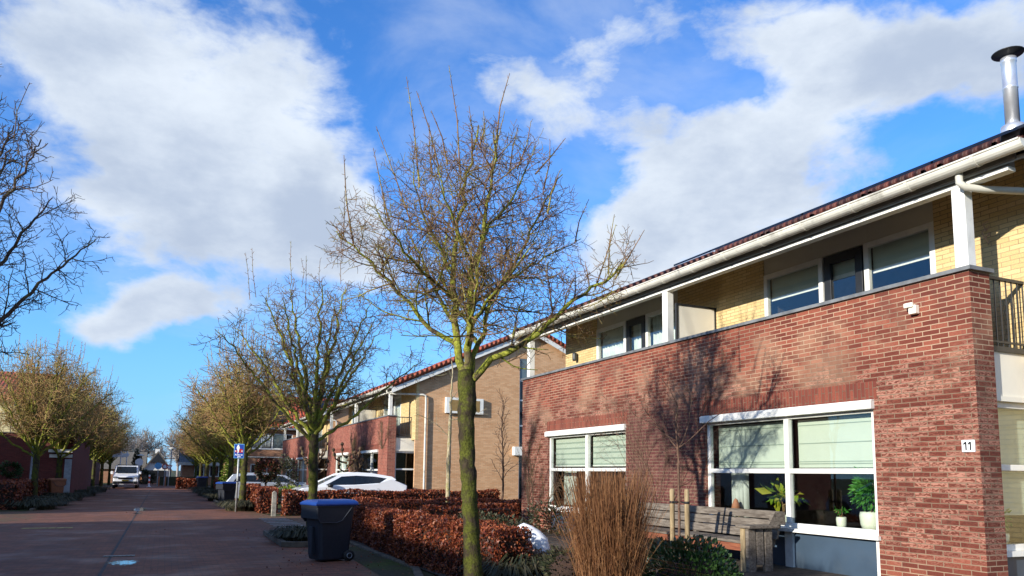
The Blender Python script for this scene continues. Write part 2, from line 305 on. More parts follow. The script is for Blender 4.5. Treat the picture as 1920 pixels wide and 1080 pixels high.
# ------------------------------------------------------------------ mesh helpers
def setp(o, label=None, cat=None, group=None, kind=None):
    if label: o['label'] = label
    if cat: o['category'] = cat
    if group: o['group'] = group
    if kind: o['kind'] = kind
    return o
def thing(name, label, cat, loc=(0, 0, 0), rz=0., group=None):
    o = bpy.data.objects.new(name, None); COL.objects.link(o); o.location = loc; o.rotation_euler = (0, 0, rz)
    return setp(o, label, cat, group)
def wloc(p):
    v = Vector((0, 0, 0))
    while p is not None: v += p.location; p = p.parent
    return v
class MB:
    """collects faces, builds ONE mesh object; UVs are metric world coordinates"""
    def __init__(s): s.v = []; s.f = []; s.mi = []; s.uvf = []; s.sm = []
    def add(s, vs, fs, mi=0, uv=None, smooth=False):
        b = len(s.v); s.v += [tuple(x) for x in vs]
        for k, f in enumerate(fs): s.f.append([b+i for i in f]); s.mi.append(mi); s.uvf.append(uv[k] if uv else None); s.sm.append(smooth)
        return s
    def box(s, x0, x1, y0, y1, z0, z1, mi=0):
        x0, x1 = min(x0, x1), max(x0, x1); y0, y1 = min(y0, y1), max(y0, y1); z0, z1 = min(z0, z1), max(z0, z1)
        return s.add([(x0, y0, z0), (x1, y0, z0), (x1, y1, z0), (x0, y1, z0), (x0, y0, z1), (x1, y0, z1), (x1, y1, z1), (x0, y1, z1)],
                     [(0, 3, 2, 1), (4, 5, 6, 7), (0, 1, 5, 4), (1, 2, 6, 5), (2, 3, 7, 6), (3, 0, 4, 7)], mi)
    def quad(s, a, b, c, d, mi=0, uv=None): return s.add([a, b, c, d], [(0, 1, 2, 3)], mi, [uv] if uv else None)
    def prism(s, prof, axis, a, b, mi=0, smooth=False):
        """profile of 2D points extruded along axis 'x','y' or 'z' from a to b"""
        n = len(prof)
        def P(p, t): return {'y': (p[0], t, p[1]), 'x': (t, p[0], p[1]), 'z': (p[0], p[1], t)}[axis]
        vs = [P(p, a) for p in prof]+[P(p, b) for p in prof]
        ar = sum(prof[i][0]*prof[(i+1) % n][1]-prof[(i+1) % n][0]*prof[i][1] for i in range(n))
        flip = (ar > 0) != (axis == 'y') if b > a else (ar > 0) == (axis == 'y')
        fs = [tuple(range(n)), tuple(range(2*n-1, n-1, -1))] + [(i, n+i, n+(i+1) % n, (i+1) % n) for i in range(n)]
        if flip: fs = [tuple(reversed(f)) for f in fs]
        return s.add(vs, fs, mi, smooth=smooth)
    def tube(s, pts, rad, sides=8, mi=0, cap=False, smooth=True):
        n = len(pts); P = [Vector(p) for p in pts]
        if not hasattr(rad, '__len__'): rad = [rad]*n
        b = len(s.v); up = None
        for i in range(n):
            t = (P[min(i+1, n-1)]-P[max(i-1, 0)])
            t = t.normalized() if t.length > 1e-9 else Vector((0, 0, 1))
            if up is None:
                up = Vector((0, 0, 1)) if abs(t.z) < .8 else Vector((1, 0, 0))
            a = t.cross(up).normalized(); c = a.cross(t); up = c
            for k in range(sides):
                an = 2*math.pi*k/sides; q = P[i]+(a*math.cos(an)+c*math.sin(an))*rad[i]; s.v.append((q.x, q.y, q.z))
        for i in range(n-1):
            for k in range(sides):
                k2 = (k+1) % sides
                s.f.append([b+i*sides+k, b+i*sides+k2, b+(i+1)*sides+k2, b+(i+1)*sides+k]); s.mi.append(mi); s.uvf.append(None); s.sm.append(smooth)
        if cap:
            for e, i in ((0, 0), (1, n-1)):
                f = [b+i*sides+k for k in range(sides)]
                s.f.append(f if e else f[::-1]); s.mi.append(mi); s.uvf.append(None); s.sm.append(False)
        return s
    def lathe(s, prof, c=(0, 0, 0), sides=20, mi=0, smooth=True):
        b = len(s.v)
        for (r, z) in prof:
            for k in range(sides):
                an = 2*math.pi*k/sides; s.v.append((c[0]+r*math.cos(an), c[1]+r*math.sin(an), c[2]+z))
        for i in range(len(prof)-1):
            for k in range(sides):
                k2 = (k+1) % sides
                s.f.append([b+i*sides+k, b+i*sides+k2, b+(i+1)*sides+k2, b+(i+1)*sides+k]); s.mi.append(mi); s.uvf.append(None); s.sm.append(smooth)
        for i, rev in ((0, True), (len(prof)-1, False)):
            if prof[i][0] > 1e-4:
                f = [b+i*sides+k for k in range(sides)]; s.f.append(f[::-1] if rev else f); s.mi.append(mi); s.uvf.append(None); s.sm.append(False)
        return s
    def build(s, name, mats, parent=None, local=False, bevel=0., label=None, uvswap=False):
        if not isinstance(mats, (list, tuple)): mats = [mats]
        off = Vector((0, 0, 0)) if (parent is None or local) else wloc(parent)
        me = bpy.data.meshes.new(name); V = [(x-off.x, y-off.y, z-off.z) for x, y, z in s.v]
        me.from_pydata(V, [], s.f); me.update()
        uvl = me.uv_layers.new(name='UVMap'); uvs = np.zeros(len(me.loops)*2, 'f')
        for p in me.polygons:
            i = p.index; u = s.uvf[i]
            if u is None:
                n = p.normal; ax, ay, az = abs(n.x), abs(n.y), abs(n.z)
                for li in p.loop_indices:
                    x, y, z = s.v[me.loops[li].vertex_index]
                    if az > .8: q = (x, y)
                    elif ax > ay: q = (y, z)
                    else: q = (x, z)
                    uvs[2*li] = q[0]; uvs[2*li+1] = q[1]
            else:
                for k, li in enumerate(p.loop_indices): uvs[2*li] = u[k][0]; uvs[2*li+1] = u[k][1]
        uvl.data.foreach_set('uv', uvs)
        me.polygons.foreach_set('material_index', s.mi); me.polygons.foreach_set('use_smooth', s.sm)
        for m in mats: me.materials.append(m)
        o = bpy.data.objects.new(name, me); COL.objects.link(o)
        if parent is not None: o.parent = parent
        if bevel:
            bv = o.modifiers.new('bevel', 'BEVEL'); bv.width = bevel; bv.segments = 2; bv.limit_method = 'ANGLE'
        if label: o['label'] = label
        return o
def copy_tree(o, parent=None):
    c = o.copy(); COL.objects.link(c); c.parent = parent
    for ch in list(o.children): copy_tree(ch, c)
    return c
def copy_thing(o, loc, rz=0., scale=1., label=None, group=None):
    c = copy_tree(o); c.location = loc; c.rotation_euler = (0, 0, rz); c.scale = (scale,)*3
    if label: c['label'] = label
    if group: c['group'] = group
    return c
class PL:
    """a wall plane: kind 'x' faces -X, kind 'y' faces -Y; d counts inwards"""
    def __init__(s, kind, c): s.k = kind; s.c = c
    def box(s, mb, u0, u1, v0, v1, d0, d1, mi=0):
        if s.k == 'x': mb.box(s.c+d0, s.c+d1, u0, u1, v0, v1, mi)
        else: mb.box(u0, u1, s.c+d0, s.c+d1, v0, v1, mi)
        return mb
    def wall(s, mb, u0, u1, v0, v1, d0, d1, holes, mi=0):
        us = sorted({u0, u1, *[h[0] for h in holes], *[h[1] for h in holes]}); vs = sorted({v0, v1, *[h[2] for h in holes], *[h[3] for h in holes]})
        us = [u for u in us if u0 <= u <= u1]; vs = [v for v in vs if v0 <= v <= v1]
        for a, b in zip(us, us[1:]):
            run = None
            for c, d in zip(vs, vs[1:]):
                um, vm_ = (a+b)/2, (c+d)/2
                if any(h[0] < um < h[1] and h[2] < vm_ < h[3] for h in holes):
                    if run: s.box(mb, a, b, run[0], run[1], d0, d1, mi); run = None
                else: run = [run[0], d] if run else [c, d]
            if run: s.box(mb, a, b, run[0], run[1], d0, d1, mi)
        return mb
def window(parent, pl, u0, u1, v0, v1, mull=(), trans=(), fw=.07, rec=.05, mat='white', glass='glass', label=None, sill=True):
    f = MB(); e = .001
    pl.box(f, u0, u0+fw, v0, v1, rec, rec+.07); pl.box(f, u1-fw, u1, v0, v1, rec, rec+.07)
    pl.box(f, u0+fw, u1-fw, v0, v0+fw, rec, rec+.07); pl.box(f, u0+fw, u1-fw, v1-fw, v1, rec, rec+.07)
    for m_ in mull: pl.box(f, m_-fw*.6, m_+fw*.6, v0+fw, v1-fw, rec-.012, rec+.068)
    for t_ in trans:
        us = [u0+fw]+[x for m_ in sorted(mull) for x in (m_-fw*.6, m_+fw*.6)]+[u1-fw]
        for a, b in zip(us[::2], us[1::2]): pl.box(f, a, b, t_-.035, t_+.035, rec+.003, rec+.066)
    fo = f.build('window', M[mat], parent, bevel=.006, label=label)
    gl = MB(); pl.box(gl, u0+fw-.01, u1-fw+.01, v0+fw-.01, v1-fw+.01, rec+.035, rec+.041); gl.build('pane', M[glass], fo)
    if sill:
        s_ = MB(); pl.box(s_, u0-.03, u1+.03, v0-.05, v0-.002, -.05, rec+.03); s_.build('sill', M['grey' if sill == 'grey' else mat], fo)
    return fo
def curtain(parent, pl, u0, u1, v0, v1, d, mat='curtain', name='curtain', amp=.03, fold=.11):
    mb = MB(); n = max(4, int((u1-u0)/.03)); pr = []
    for i in range(n+1):
        u = u0+(u1-u0)*i/n; dd = d+amp*math.sin(u*2*math.pi/fold)+amp*.4*math.sin(u*37); pr.append((u, dd))
    th = .006; vs = []; fs = []
    for (u, dd) in pr:
        for t_ in (0, th):
            for v in (v0, v1): vs.append((pl.c+dd+t_, u, v) if pl.k == 'x' else (u, pl.c+dd+t_, v))
    for i in range(n):
        a = 4*i; b = a+4
        fs += [(a, b, b+1, a+1), (a+2, a+3, b+3, b+2), (a+1, b+1, b+3, a+3), (a, a+2, b+2, b)]
    mb.add(vs, fs, 0, smooth=True); return mb.build(name, M[mat], parent)

# numpy leaf meshes -------------------------------------------------
def leafmesh(name, P, size, mat, parent=None, asp=.55, seed=0, up=0., local=True, vary=.5, label=None, bend=True):
    rng = np.random.default_rng(seed); P = np.asarray(P, float); n = len(P)
    d = rng.normal(size=(n, 3)); d[:, 2] += up; d /= np.linalg.norm(d, axis=1)[:, None]
    e = np.cross(d, rng.normal(size=(n, 3))); e /= np.linalg.norm(e, axis=1)[:, None]; nn = np.cross(d, e)
    sz = size*(1+vary*(rng.random(n)-.5)*2)[:, None]; L = d*sz; Wd = e*sz*asp*.5; F = nn*sz*.12
    base = P-L*.5
    V = np.stack([base, base+L*.5+Wd+F, base+L, base+L*.5-Wd+F], 1).reshape(-1, 3)
    if parent is not None and not local: V -= np.array(wloc(parent))
    me = bpy.data.meshes.new(name); me.vertices.add(4*n); me.vertices.foreach_set('co', V.ravel())
    if bend:
        idx = np.arange(n)[:, None]*4; T = np.concatenate([idx+[0, 1, 2], idx+[0, 2, 3]], 1).ravel(); k = 3; nf = 2*n
    else: T = np.arange(4*n); k = 4; nf = n
    me.loops.add(len(T)); me.loops.foreach_set('vertex_index', T); me.polygons.add(nf)
    me.polygons.foreach_set('loop_start', np.arange(nf)*k); me.polygons.foreach_set('loop_total', np.full(nf, k))
    me.update(calc_edges=True); me.materials.append(M[mat])
    o = bpy.data.objects.new(name, me); COL.objects.link(o)
    if parent is not None: o.parent = parent
    if label: o['label'] = label
    return o
def blob_pts(n, c, r, seed, shell=.6, lumps=0):
    rng = np.random.default_rng(seed); d = rng.normal(size=(n, 3)); d /= np.linalg.norm(d, axis=1)[:, None]
    rr = 1-shell*rng.random(n)**1.6
    if lumps:
        L = rng.normal(size=(lumps, 3)); L /= np.linalg.norm(L, axis=1)[:, None]
        rr *= .80+.30*np.exp(-(((d[:, None, :]-L[None])**2).sum(2).min(1))*3.2)
    return np.array(c)+d*rr[:, None]*np.array(r)
# ------------------------------------------------------------------ ground
def sheet(name, x0, x1, y0, y1, z, mat, parent=None, th=.0, kind='structure'):
    mb = MB(); mb.quad((x0, y0, z), (x1, y0, z), (x1, y1, z), (x0, y1, z)); o = mb.build(name, M[mat], parent)
    if kind and parent is None: o['kind'] = kind
    return o
sheet('ground', -900, 900, -300, 1500, -.03, 'verge')
rd = MB()
rd.quad((-11.9, -25, 0), (3.95, -25, 0), (3.95, 28.6, 0), (-11.9, 28.6, 0)); rd.build('paved_forecourt', M['paving'])['kind'] = 'structure'
rd = MB(); rd.quad((-30, 28.6, 0), (3.6, 28.6, 0), (3.2, 33.6, 0), (-30, 33.2, 0)); rd.quad((-4.6, 33.55, 0), (3.2, 33.6, 0), (3.0, 140, 0), (-3.6, 140, 0)); rd.build('street', M['paving'])['kind'] = 'structure'
rd = MB(); rd.quad((-14, 72, .004), (24, 72, .004), (24, 84, .004), (-14, 84, .004)); rd.build('crossing_road', M['paving'])['kind'] = 'structure'
rd = MB(); rd.quad((3.97, 21.3, -.004), (9.5, 21.3, -.004), (9.5, 28.6, -.004), (3.97, 28.6, -.004)); rd.quad((3.62, 30.2, -.004), (8.9, 30.2, -.004), (8.9, 33.4, -.004), (3.4, 33.4, -.004)); rd.build('driveway', M['paving'])['kind'] = 'structure'
# puddles in the sunken centre line
def puddle(cx, cy, a, b, seed):
    m, t, out = newmat('puddle water'); co = t.n('ShaderNodeTexCoord').outputs['Object']
    r2 = t.vm('LENGTH', t.vm('MULTIPLY', co, (1/a, 1/b, 0))); nz = t.noise(co, 6.+seed, 5., .7)
    k = t.ramp(t.math('MULTIPLY_ADD', nz, 1.5, t.math('MULTIPLY', r2, -.9)), .18, .26)
    wb = t.n('ShaderNodeBsdfPrincipled', i={'Base Color': (.03, .025, .025, 1), 'Roughness': .03, 'IOR': 1.7}); tr = t.n('ShaderNodeBsdfTransparent')
    mx = t.n('ShaderNodeMixShader', i={0: k}); t.t.links.new(tr.outputs[0], mx.inputs[1]); t.t.links.new(wb.outputs[0], mx.inputs[2]); t.t.links.new(mx.outputs[0], out.inputs[0])
    mb = MB(); n = 20; mb.add([(1.3*a*math.cos(6.2832*i/n), 1.3*b*math.sin(6.2832*i/n), 0) for i in range(n)], [tuple(range(n))]); o = mb.build('puddle', m); o.location = (cx, cy, .006); o['kind'] = 'structure'
puddle(-.78, 34.2, .36, 2.6, 1); puddle(-.80, 31.4, .22, .9, 2); puddle(-.55, 14.9, .34, .55, 3)
mb = MB(); mb.quad((-.80, -5, .003), (-.74, -5, .003), (-.86, 72, .003), (-.89, 72, .003)); mb.build('drain_joint', plain('dark drain joint', (.05, .03, .025), .8, var=.4, scale=8))['kind'] = 'structure'
rl = np.random.default_rng(6); n_ = 380
lx = np.concatenate([3.95-2.4*rl.random(n_)**2, rl.uniform(-4, 3, 30)]); ly = np.concatenate([rl.uniform(9, 22, n_), rl.uniform(9, 33, 30)])
setp(leafmesh('fallen_leaves', np.column_stack([lx, ly, np.full(len(lx), .014)])*1., .034, 'beech', seed=3, vary=.5), kind='stuff', label='brown fallen leaves scattered over the road edge')
mb = MB(); mb.box(-.92, -.40, 15.95, 16.12, .003, .012)
for k in range(7): mb.box(-.90+.07*k, -.87+.07*k, 15.97, 16.10, .012, .016)
setp(mb.build('drain_grate', M['steel']), 'narrow metal drain grate set in the road just above the nearest puddle', 'drain')
mb = MB()
for k in range(6): mb.box(-3.35+.2*k, -3.17+.2*k, 23.9, 24.2, .003, .007)
setp(mb.build('yellow_paver_strip', plain('worn yellow paver', (.42, .30, .08), .8, var=.3)), 'short worn yellow paver strip lying in the shaded road', 'road mark')
# garden: soil that rises to the terrace of the near house
mb = MB()
def gz(x): return .03+.30*min(1, max(0, (x-4.4)/2.2))
xs = [3.95, 4.4, 5.2, 6.0, 6.6, 10.2]; ys = [-8, 4, 5.0, 12, 19.4]
for a, b in zip(xs, xs[1:]):
    for c, d in zip(ys, ys[1:]): mb.quad((a, c, gz(a)), (b, c, gz(b)), (b, d, gz(b)), (a, d, gz(a)))
mb.quad((3.95, 19.4, -.02), (10.2, 19.4, -.02), (10.2, 19.4, .33), (3.95, 19.4, .03))
mb.build('garden_soil', M['soil'])['kind'] = 'structure'
mb = MB(); mb.quad((3.0, 8, .006), (3.95, 8, .012), (3.95, 16.5, .012), (3.35, 16.5, .006)); mb.build('moss_verge', M['verge'])['kind'] = 'structure'
mb = MB(); mb.quad((-12, 33.2, .006), (-4.6, 33.5, .006), (-4.2, 72, .006), (-12, 72, .006)); mb.quad((2.5, 33.6, .006), (5, 33.6, .006), (4.4, 72, .006), (2.4, 72, .006)); mb.build('planted_verge', M['verge'])['kind'] = 'structure'
mb = MB()
mb.prism([(2.95, 7.4), (3.07, 7.35), (3.42, 10.2), (3.96, 12.4), (3.86, 12.5), (3.3, 10.3)], 'z', 0, .05); mb.box(3.86, 3.97, 12.4, 19.5, 0, .045)
mb.box(3.62, 3.72, 28.6, 28.75, 0, .10); mb.box(2.4, 2.52, 33.7, 60, 0, .09); mb.box(-4.5, -4.38, 33.6, 60, 0, .09)
setp(mb.build('kerb', M['kerb'], bevel=.01), kind='structure')
# white tactile lines beside the driveway
mb = MB()
for k in range(7): mb.box(3.0+.0*k, 3.9, 22.6+.75*k, 22.78+.75*k, .003, .007)
mb.build('white_crossing_stripes', plain('worn white stripe', (.34, .33, .31), .8, var=.35, scale=14))['kind'] = 'structure'

# ------------------------------------------------------------------ the row houses
def roof_slopes(parent, x0, z0, xr, zr, x1, z1, ya, yb, mat='tile', th=.10, label=None):
    L = math.hypot(xr-x0, zr-z0); L2 = math.hypot(x1-xr, z1-zr); mb = MB()
    mb.quad((x0, ya, z0), (xr, ya, zr), (xr, yb, zr), (x0, yb, z0), uv=[(ya, 0), (ya, L), (yb, L), (yb, 0)])
    mb.quad((xr, ya, zr), (x1, ya, z1), (x1, yb, z1), (xr, yb, zr), uv=[(ya, L2), (ya, 0), (yb, 0), (yb, L2)])
    mb.quad((x0, ya, z0-th), (xr, ya, zr-th), (xr, yb, zr-th), (x0, yb, z0-th)); mb.quad((xr, ya, zr-th), (x1, ya, z1-th), (x1, yb, z1-th), (xr, yb, zr-th))
    for y in (ya, yb):
        mb.quad((x0, y, z0-th), (xr, y, zr-th), (xr, y, zr), (x0, y, z0)); mb.quad((xr, y, zr-th), (x1, y, z1-th), (x1, y, z1), (xr, y, zr))
    mb.quad((x0, ya, z0-th), (x0, yb, z0-th), (x0, yb, z0), (x0, ya, z0)); mb.quad((x1, ya, z1-th), (x1, yb, z1-th), (x1, yb, z1), (x1, ya, z1))
    ro = mb.build('roof', M[mat], parent, label=label)
    # tile noses along the eave and round verge tiles up the gable ends
    nb = MB(); n = int((yb-ya)/.21)
    for k in range(n):
        y = ya+.105+.21*k; nb.tube([(x0-.03, y, z0-.005), (x0+.32, y, z0+.135)], .045, 6)
    nb.build('eave_tiles', M[mat], ro)
    vb = MB()
    for y in (ya-.01, yb+.01):
        m_ = int(L/.33)
        for k in range(m_):
            a = k/m_; b = (k+1.12)/m_; vb.tube([(x0+(xr-x0)*a, y, z0+(zr-z0)*a+.035), (x0+(xr-x0)*min(b, 1), y, z0+(zr-z0)*min(b, 1)+.02)], [.085, .10], 8)
            vb.tube([(x1+(xr-x1)*a, y, z1+(zr-z1)*a+.035), (x1+(xr-x1)*min(b, 1), y, z1+(zr-z1)*min(b, 1)+.02)], [.085, .10], 8)
    for k in range(int((yb-ya)/.4)): vb.tube([(xr, ya+.4*k, zr+.02), (xr, ya+.43+.4*k, zr+.03)], [.11, .12], 8)
    vb.build('ridge_tiles', M[mat], ro)
    return ro
def gutter(parent, x, z, ya, yb, r=.098, strap=.62):
    mb = MB(); n = 10; pr = [(x+r*math.cos(a), z+r*math.sin(a)) for a in [math.pi+math.pi*k/n for k in range(n+1)]]
    pr = pr+[(x+(r-.012)*math.cos(a), z+(r-.012)*math.sin(a)) for a in [2*math.pi-math.pi*k/n for k in range(n+1)]]
    mb.prism(pr, 'y', ya, yb, smooth=False)
    hb = [(x+r*.99*math.cos(math.pi*k/n+math.pi), z+r*.99*math.sin(math.pi*k/n+math.pi)) for k in range(n+1)]
    mb.prism(hb, 'y', ya-.012, ya+.004); mb.prism(hb, 'y', yb-.004, yb+.012)
    mb.tube([(x-r, ya, z), (x-r, yb, z)], .014, 8)
    g_ = mb.build('gutter', M['gutter'], parent)
    y = ya+.5
    while y < yb: sb = MB(); sb.prism([(x+(r+.008)*math.cos(a), z+(r+.008)*math.sin(a)) for a in [math.pi+math.pi*k/n for k in range(n+1)]]+[(x+r*math.cos(a), z+r*math.sin(a)) for a in [2*math.pi-math.pi*k/n for k in range(n+1)]], 'y', y, y+.035); sb.build('gutter_joint', M['gutter'], g_); y += strap*1.35
    return g_
def row_house(label, X0, Ya, Yb, detail, front, posts, dividers, recess, group, rw=1.05, gable_windows=True, zoff=0.):
    t = thing('row_house', label, 'house', (X0, Ya, 0), group=group)
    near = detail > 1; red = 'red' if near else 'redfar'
    fp = PL('x', X0); PT = 3.97; pw = .35
    holes = [(a, b, z0, z1) for (a, b, z0, z1, *_) in front]
    w = MB(); fp.wall(w, Ya, Yb, 0, PT, 0, .30, holes); 
    w.box(X0+.30, X0+pw, Ya, Ya+.3, 0, PT); w.box(X0+.30, X0+pw, Yb-.3, Yb, 0, PT)
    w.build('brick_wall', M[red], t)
    # soldier courses over the windows, 3 mm proud
    sb = MB()
    for (a, b, z0, z1, *_) in front: sb = MB(); sb.box(X0-.004, X0+.05, a-.06, b+.06, z1+.10, z1+.325); sb.build('soldier_course', M['redsol'], t)
    c = MB(); c.box(X0-.045, X0+.345, Ya-.045, Yb+.045, PT, PT+.045); c.box(X0+.345, X0+pw+.03, Ya-.045, Ya+.34, PT, PT+.045)
    y = Ya+1.55
    while y < Yb-.5: c.box(X0-.05, X0-.044, y, y+.012, PT-.002, PT+.05); c.box(X0-.05, X0+.3, y, y+.012, PT+.045, PT+.049); y += 1.5
    c.build('coping', M['grey'], t)
    # balcony floor, back walls of the recess
    XR = X0+rw; XG = X0+1.45; YG = Ya-.5
    b = MB(); b.box(X0+.31, XR+.2, Ya+.31, Yb-.31, 2.78, 2.98); b.build('balcony_floor', M['grey'], t)
    rp = PL('x', XR); rh = [(a, b_, 2.98, 5.50) for (a, b_, *_) in recess]
    w = MB(); rp.wall(w, Ya-.497, Yb-.35, 2.98, 5.55, 0, .12, rh); w.build('recess_wall', M['yellow'], t)
    # body of the house: gable walls (far one plain)
    ridge_x, ridge_z = X0+6.45, 8.2; ex = X0-.10; ez = 5.20; sl = (ridge_z-ez)/(ridge_x-ex); XB = ridge_x+(ridge_x-X0)-.6
    def zr(x): return ez+sl*(x-ex)-.16 if x < ridge_x else ridge_z-sl*(x-ridge_x)-.16
    tallw = (X0+5.87, X0+6.5); 
    w = MB(); gy = YG; th = .15
    for y0, y1, side in ((gy, gy+th, 0), (Yb-.35, Yb-.2, 1)):
        cuts = [XG if side == 0 else X0+rw+.12, X0+2.4, X0+4.0, tallw[0], tallw[1], XB]
        cuts = sorted(set(cuts+[ridge_x]))
        for a, b_ in zip(cuts, cuts[1:]):
            spans = [(0, None)]
            if side == 0 and gable_windows:
                if abs(a-tallw[0]) < 1e-6 or (a >= tallw[0] and b_ <= tallw[1]+1e-6): spans = [(0, .3), (6.8, None)]
                elif abs(a-(X0+2.4)) < 1e-6: spans = [(0, 4.22), (4.78, None)]
            for (s0, s1) in spans:
                za = zr(a) if s1 is None else s1; zb = zr(b_) if s1 is None else s1
                w.prism([(a, s0), (b_, s0), (b_, zb), (a, za)], 'y', y0, y1)
    w.box(XB-.1, XB+.0, YG+.15, Yb-.35, 0, zr(XB)); w.build('gable_wall', M['yellow' if near else 'tan'], t)
    s_ = MB(); s_.box(XR+.121, XG-.001, YG+.002, YG+.12, 0, 5.6); s_.box(XR, XR+.12, YG+.003, YG+.12, 0, 2.97)
    if not near: s_.build('corner_wall', M['tan'], t)
    else:
        s_ = MB(); s_.box(XG-.1, XG, YG, Ya+.1, 0, 2.95); s_.build('corner_wall', M['yellow'], t)
    if gable_windows:
        gp = PL('y', YG)
        window(t, gp, tallw[0], tallw[1], .3, 6.8, trans=(2.7, 3.75, 4.9, 5.8), fw=.05, glass='glassdark', sill=False)
        lp = MB(); lp.box(tallw[0]+.06, tallw[1]-.06, YG+.052, YG+.056, 5.86, 6.74); lp.build('pale_pane', M['glasssky'], t)
        bx = MB(); bx.box(X0+2.33, X0+4.07, YG-.16, YG-.10, 4.16, 4.84); bx.box(X0+2.33, X0+2.41, YG-.10, YG, 4.16, 4.84); bx.box(X0+3.99, X0+4.07, YG-.10, YG, 4.16, 4.84); 
        bo = bx.build('box_window', M['white'], t, bevel=.01); bx = MB(); bx.box(X0+2.5, X0+3.9, YG-.165, YG-.162, 4.26, 4.74); bx.build('pane', plain('amber glazed pane', (.30, .20, .08), .12, spec=.8), bo)
        l = MB(); l.box(X0+5.55, X0+6.2, YG-.22, YG+.0, 2.42, 2.80); l.build('door_canopy', M['white'], t)
    # near end: Juliet railing, cream panel and side window
    xp = X0+pw; sp = PL('y', Ya+.10); xe = min(XG, XR+.35)
    pn = MB(); sp.box(pn, xp, XG, 2.56, 3.08, -.02, .1); sp.box(pn, xp, XG, 2.50, 2.56, -.045, .1); pn.build('side_panel', M['cream'], t)
    pn = MB(); sp.box(pn, xp, XG, 3.08, 3.14, -.05, .1); pn.build('balcony_edge', M['steel'], t)
    window(t, sp, xp, XG, .80, 2.50, trans=(1.74,), fw=.07, rec=.02, label=None, sill=False)
    pn = MB(); sp.box(pn, xp, XG, 0, .74, .02, .1); pn.build('lower_panel', M['blue'], t); pn = MB(); sp.box(pn, xp, XG, .74, .80, -.03, .1); pn.build('side_sill', M['white'], t)
    r = MB(); yr = Ya+.06; r.box(xp, XR+.10, yr-.02, yr+.025, 3.93, 3.965); r.box(xp, XR+.10, yr-.008, yr+.008, 3.18, 3.205)
    x = xp+.06
    while x < XR+.08: r.box(x, x+.012, yr-.006, yr+.006, 3.14, 3.93); x += .105
    r.build('railing', M['steel'], t)
    # eave: soffit, beam, posts, gutter
    e = MB(); e.prism([(X0-.02, 5.03), (XR+.12, 5.54), (XR+.12, 5.59), (X0-.02, 5.08)], 'y', Ya-.77, Yb+.27); e.build('soffit', M['soffit'], t)
    e = MB(); e.box(X0+.02, X0+.15, Ya-.5, Yb+.28, 4.975, 5.02); e.build('eave_beam', M['white'], t); e = MB(); e.box(X0+.03, X0+.14, Ya-.5, Yb+.27, 5.021, 5.10); e.box(X0-.05, X0-.02, Ya-.62, Yb+.26, 5.05, 5.16); e.build('fascia', M['fascia'], t)
    for y in posts:
        p = MB(); p.box(X0+.03, X0+.17, y-.08, y+.08, PT+.046, 5.0); p.build('post', M['white'], t, bevel=.006)
    gutter(t, X0-.16, 5.165, Ya-.80, Yb+.32)
    roof_slopes(t, ex-.02, ez, ridge_x, ridge_z, XB+.5, zr(XB+.5)+.16, Ya-.80, Yb+.3, 'tilenear' if near else 'tile')
    for y in (Ya-.80, Yb+.3):
        v = MB(); yy = y if y < Ya else y-.03
        v.prism([(ex, ez-.32), (ridge_x, ridge_z-.32), (ridge_x, ridge_z-.11), (ex, ez-.11)], 'y', yy, yy+.03); v.prism([(ridge_x, ridge_z-.32), (XB+.5, zr(XB+.5)-.16), (XB+.5, zr(XB+.5)+.05), (ridge_x, ridge_z-.11)], 'y', yy, yy+.03)
        v.build('verge_board', M['white'], t)
    # downpipe: stub under the gutter, level run to the gable corner, then down
    d = MB(); d.tube([(X0-.10, Ya-.02, 5.10), (X0-.10, Ya-.02, 4.98), (X0-.05, Ya-.04, 4.93), (X0+.2, Ya-.10, 4.92), (XG-.12, YG-.06, 4.90), (XG-.02, YG-.09, 4.86), (XG, YG-.09, 4.7), (XG, YG-.09, 0)], .042, 10); d.build('downpipe', M['gutter'], t)
    for k in dividers:
        d = MB(); d.box(X0+.18, XR-.04, k-.015, k+.015, 3.0, 4.70); do = d.build('balcony_divider', M['cream'], t)
        d = MB(); d.box(X0+.14, X0+.18, k-.025, k+.025, 2.98, 4.74); d.box(XR-.04, XR-.001, k-.025, k+.025, 2.98, 4.74); d.box(X0+.18, XR-.04, k-.025, k+.025, 4.70, 4.74); d.build('divider_frame', M['blackframe'], do)
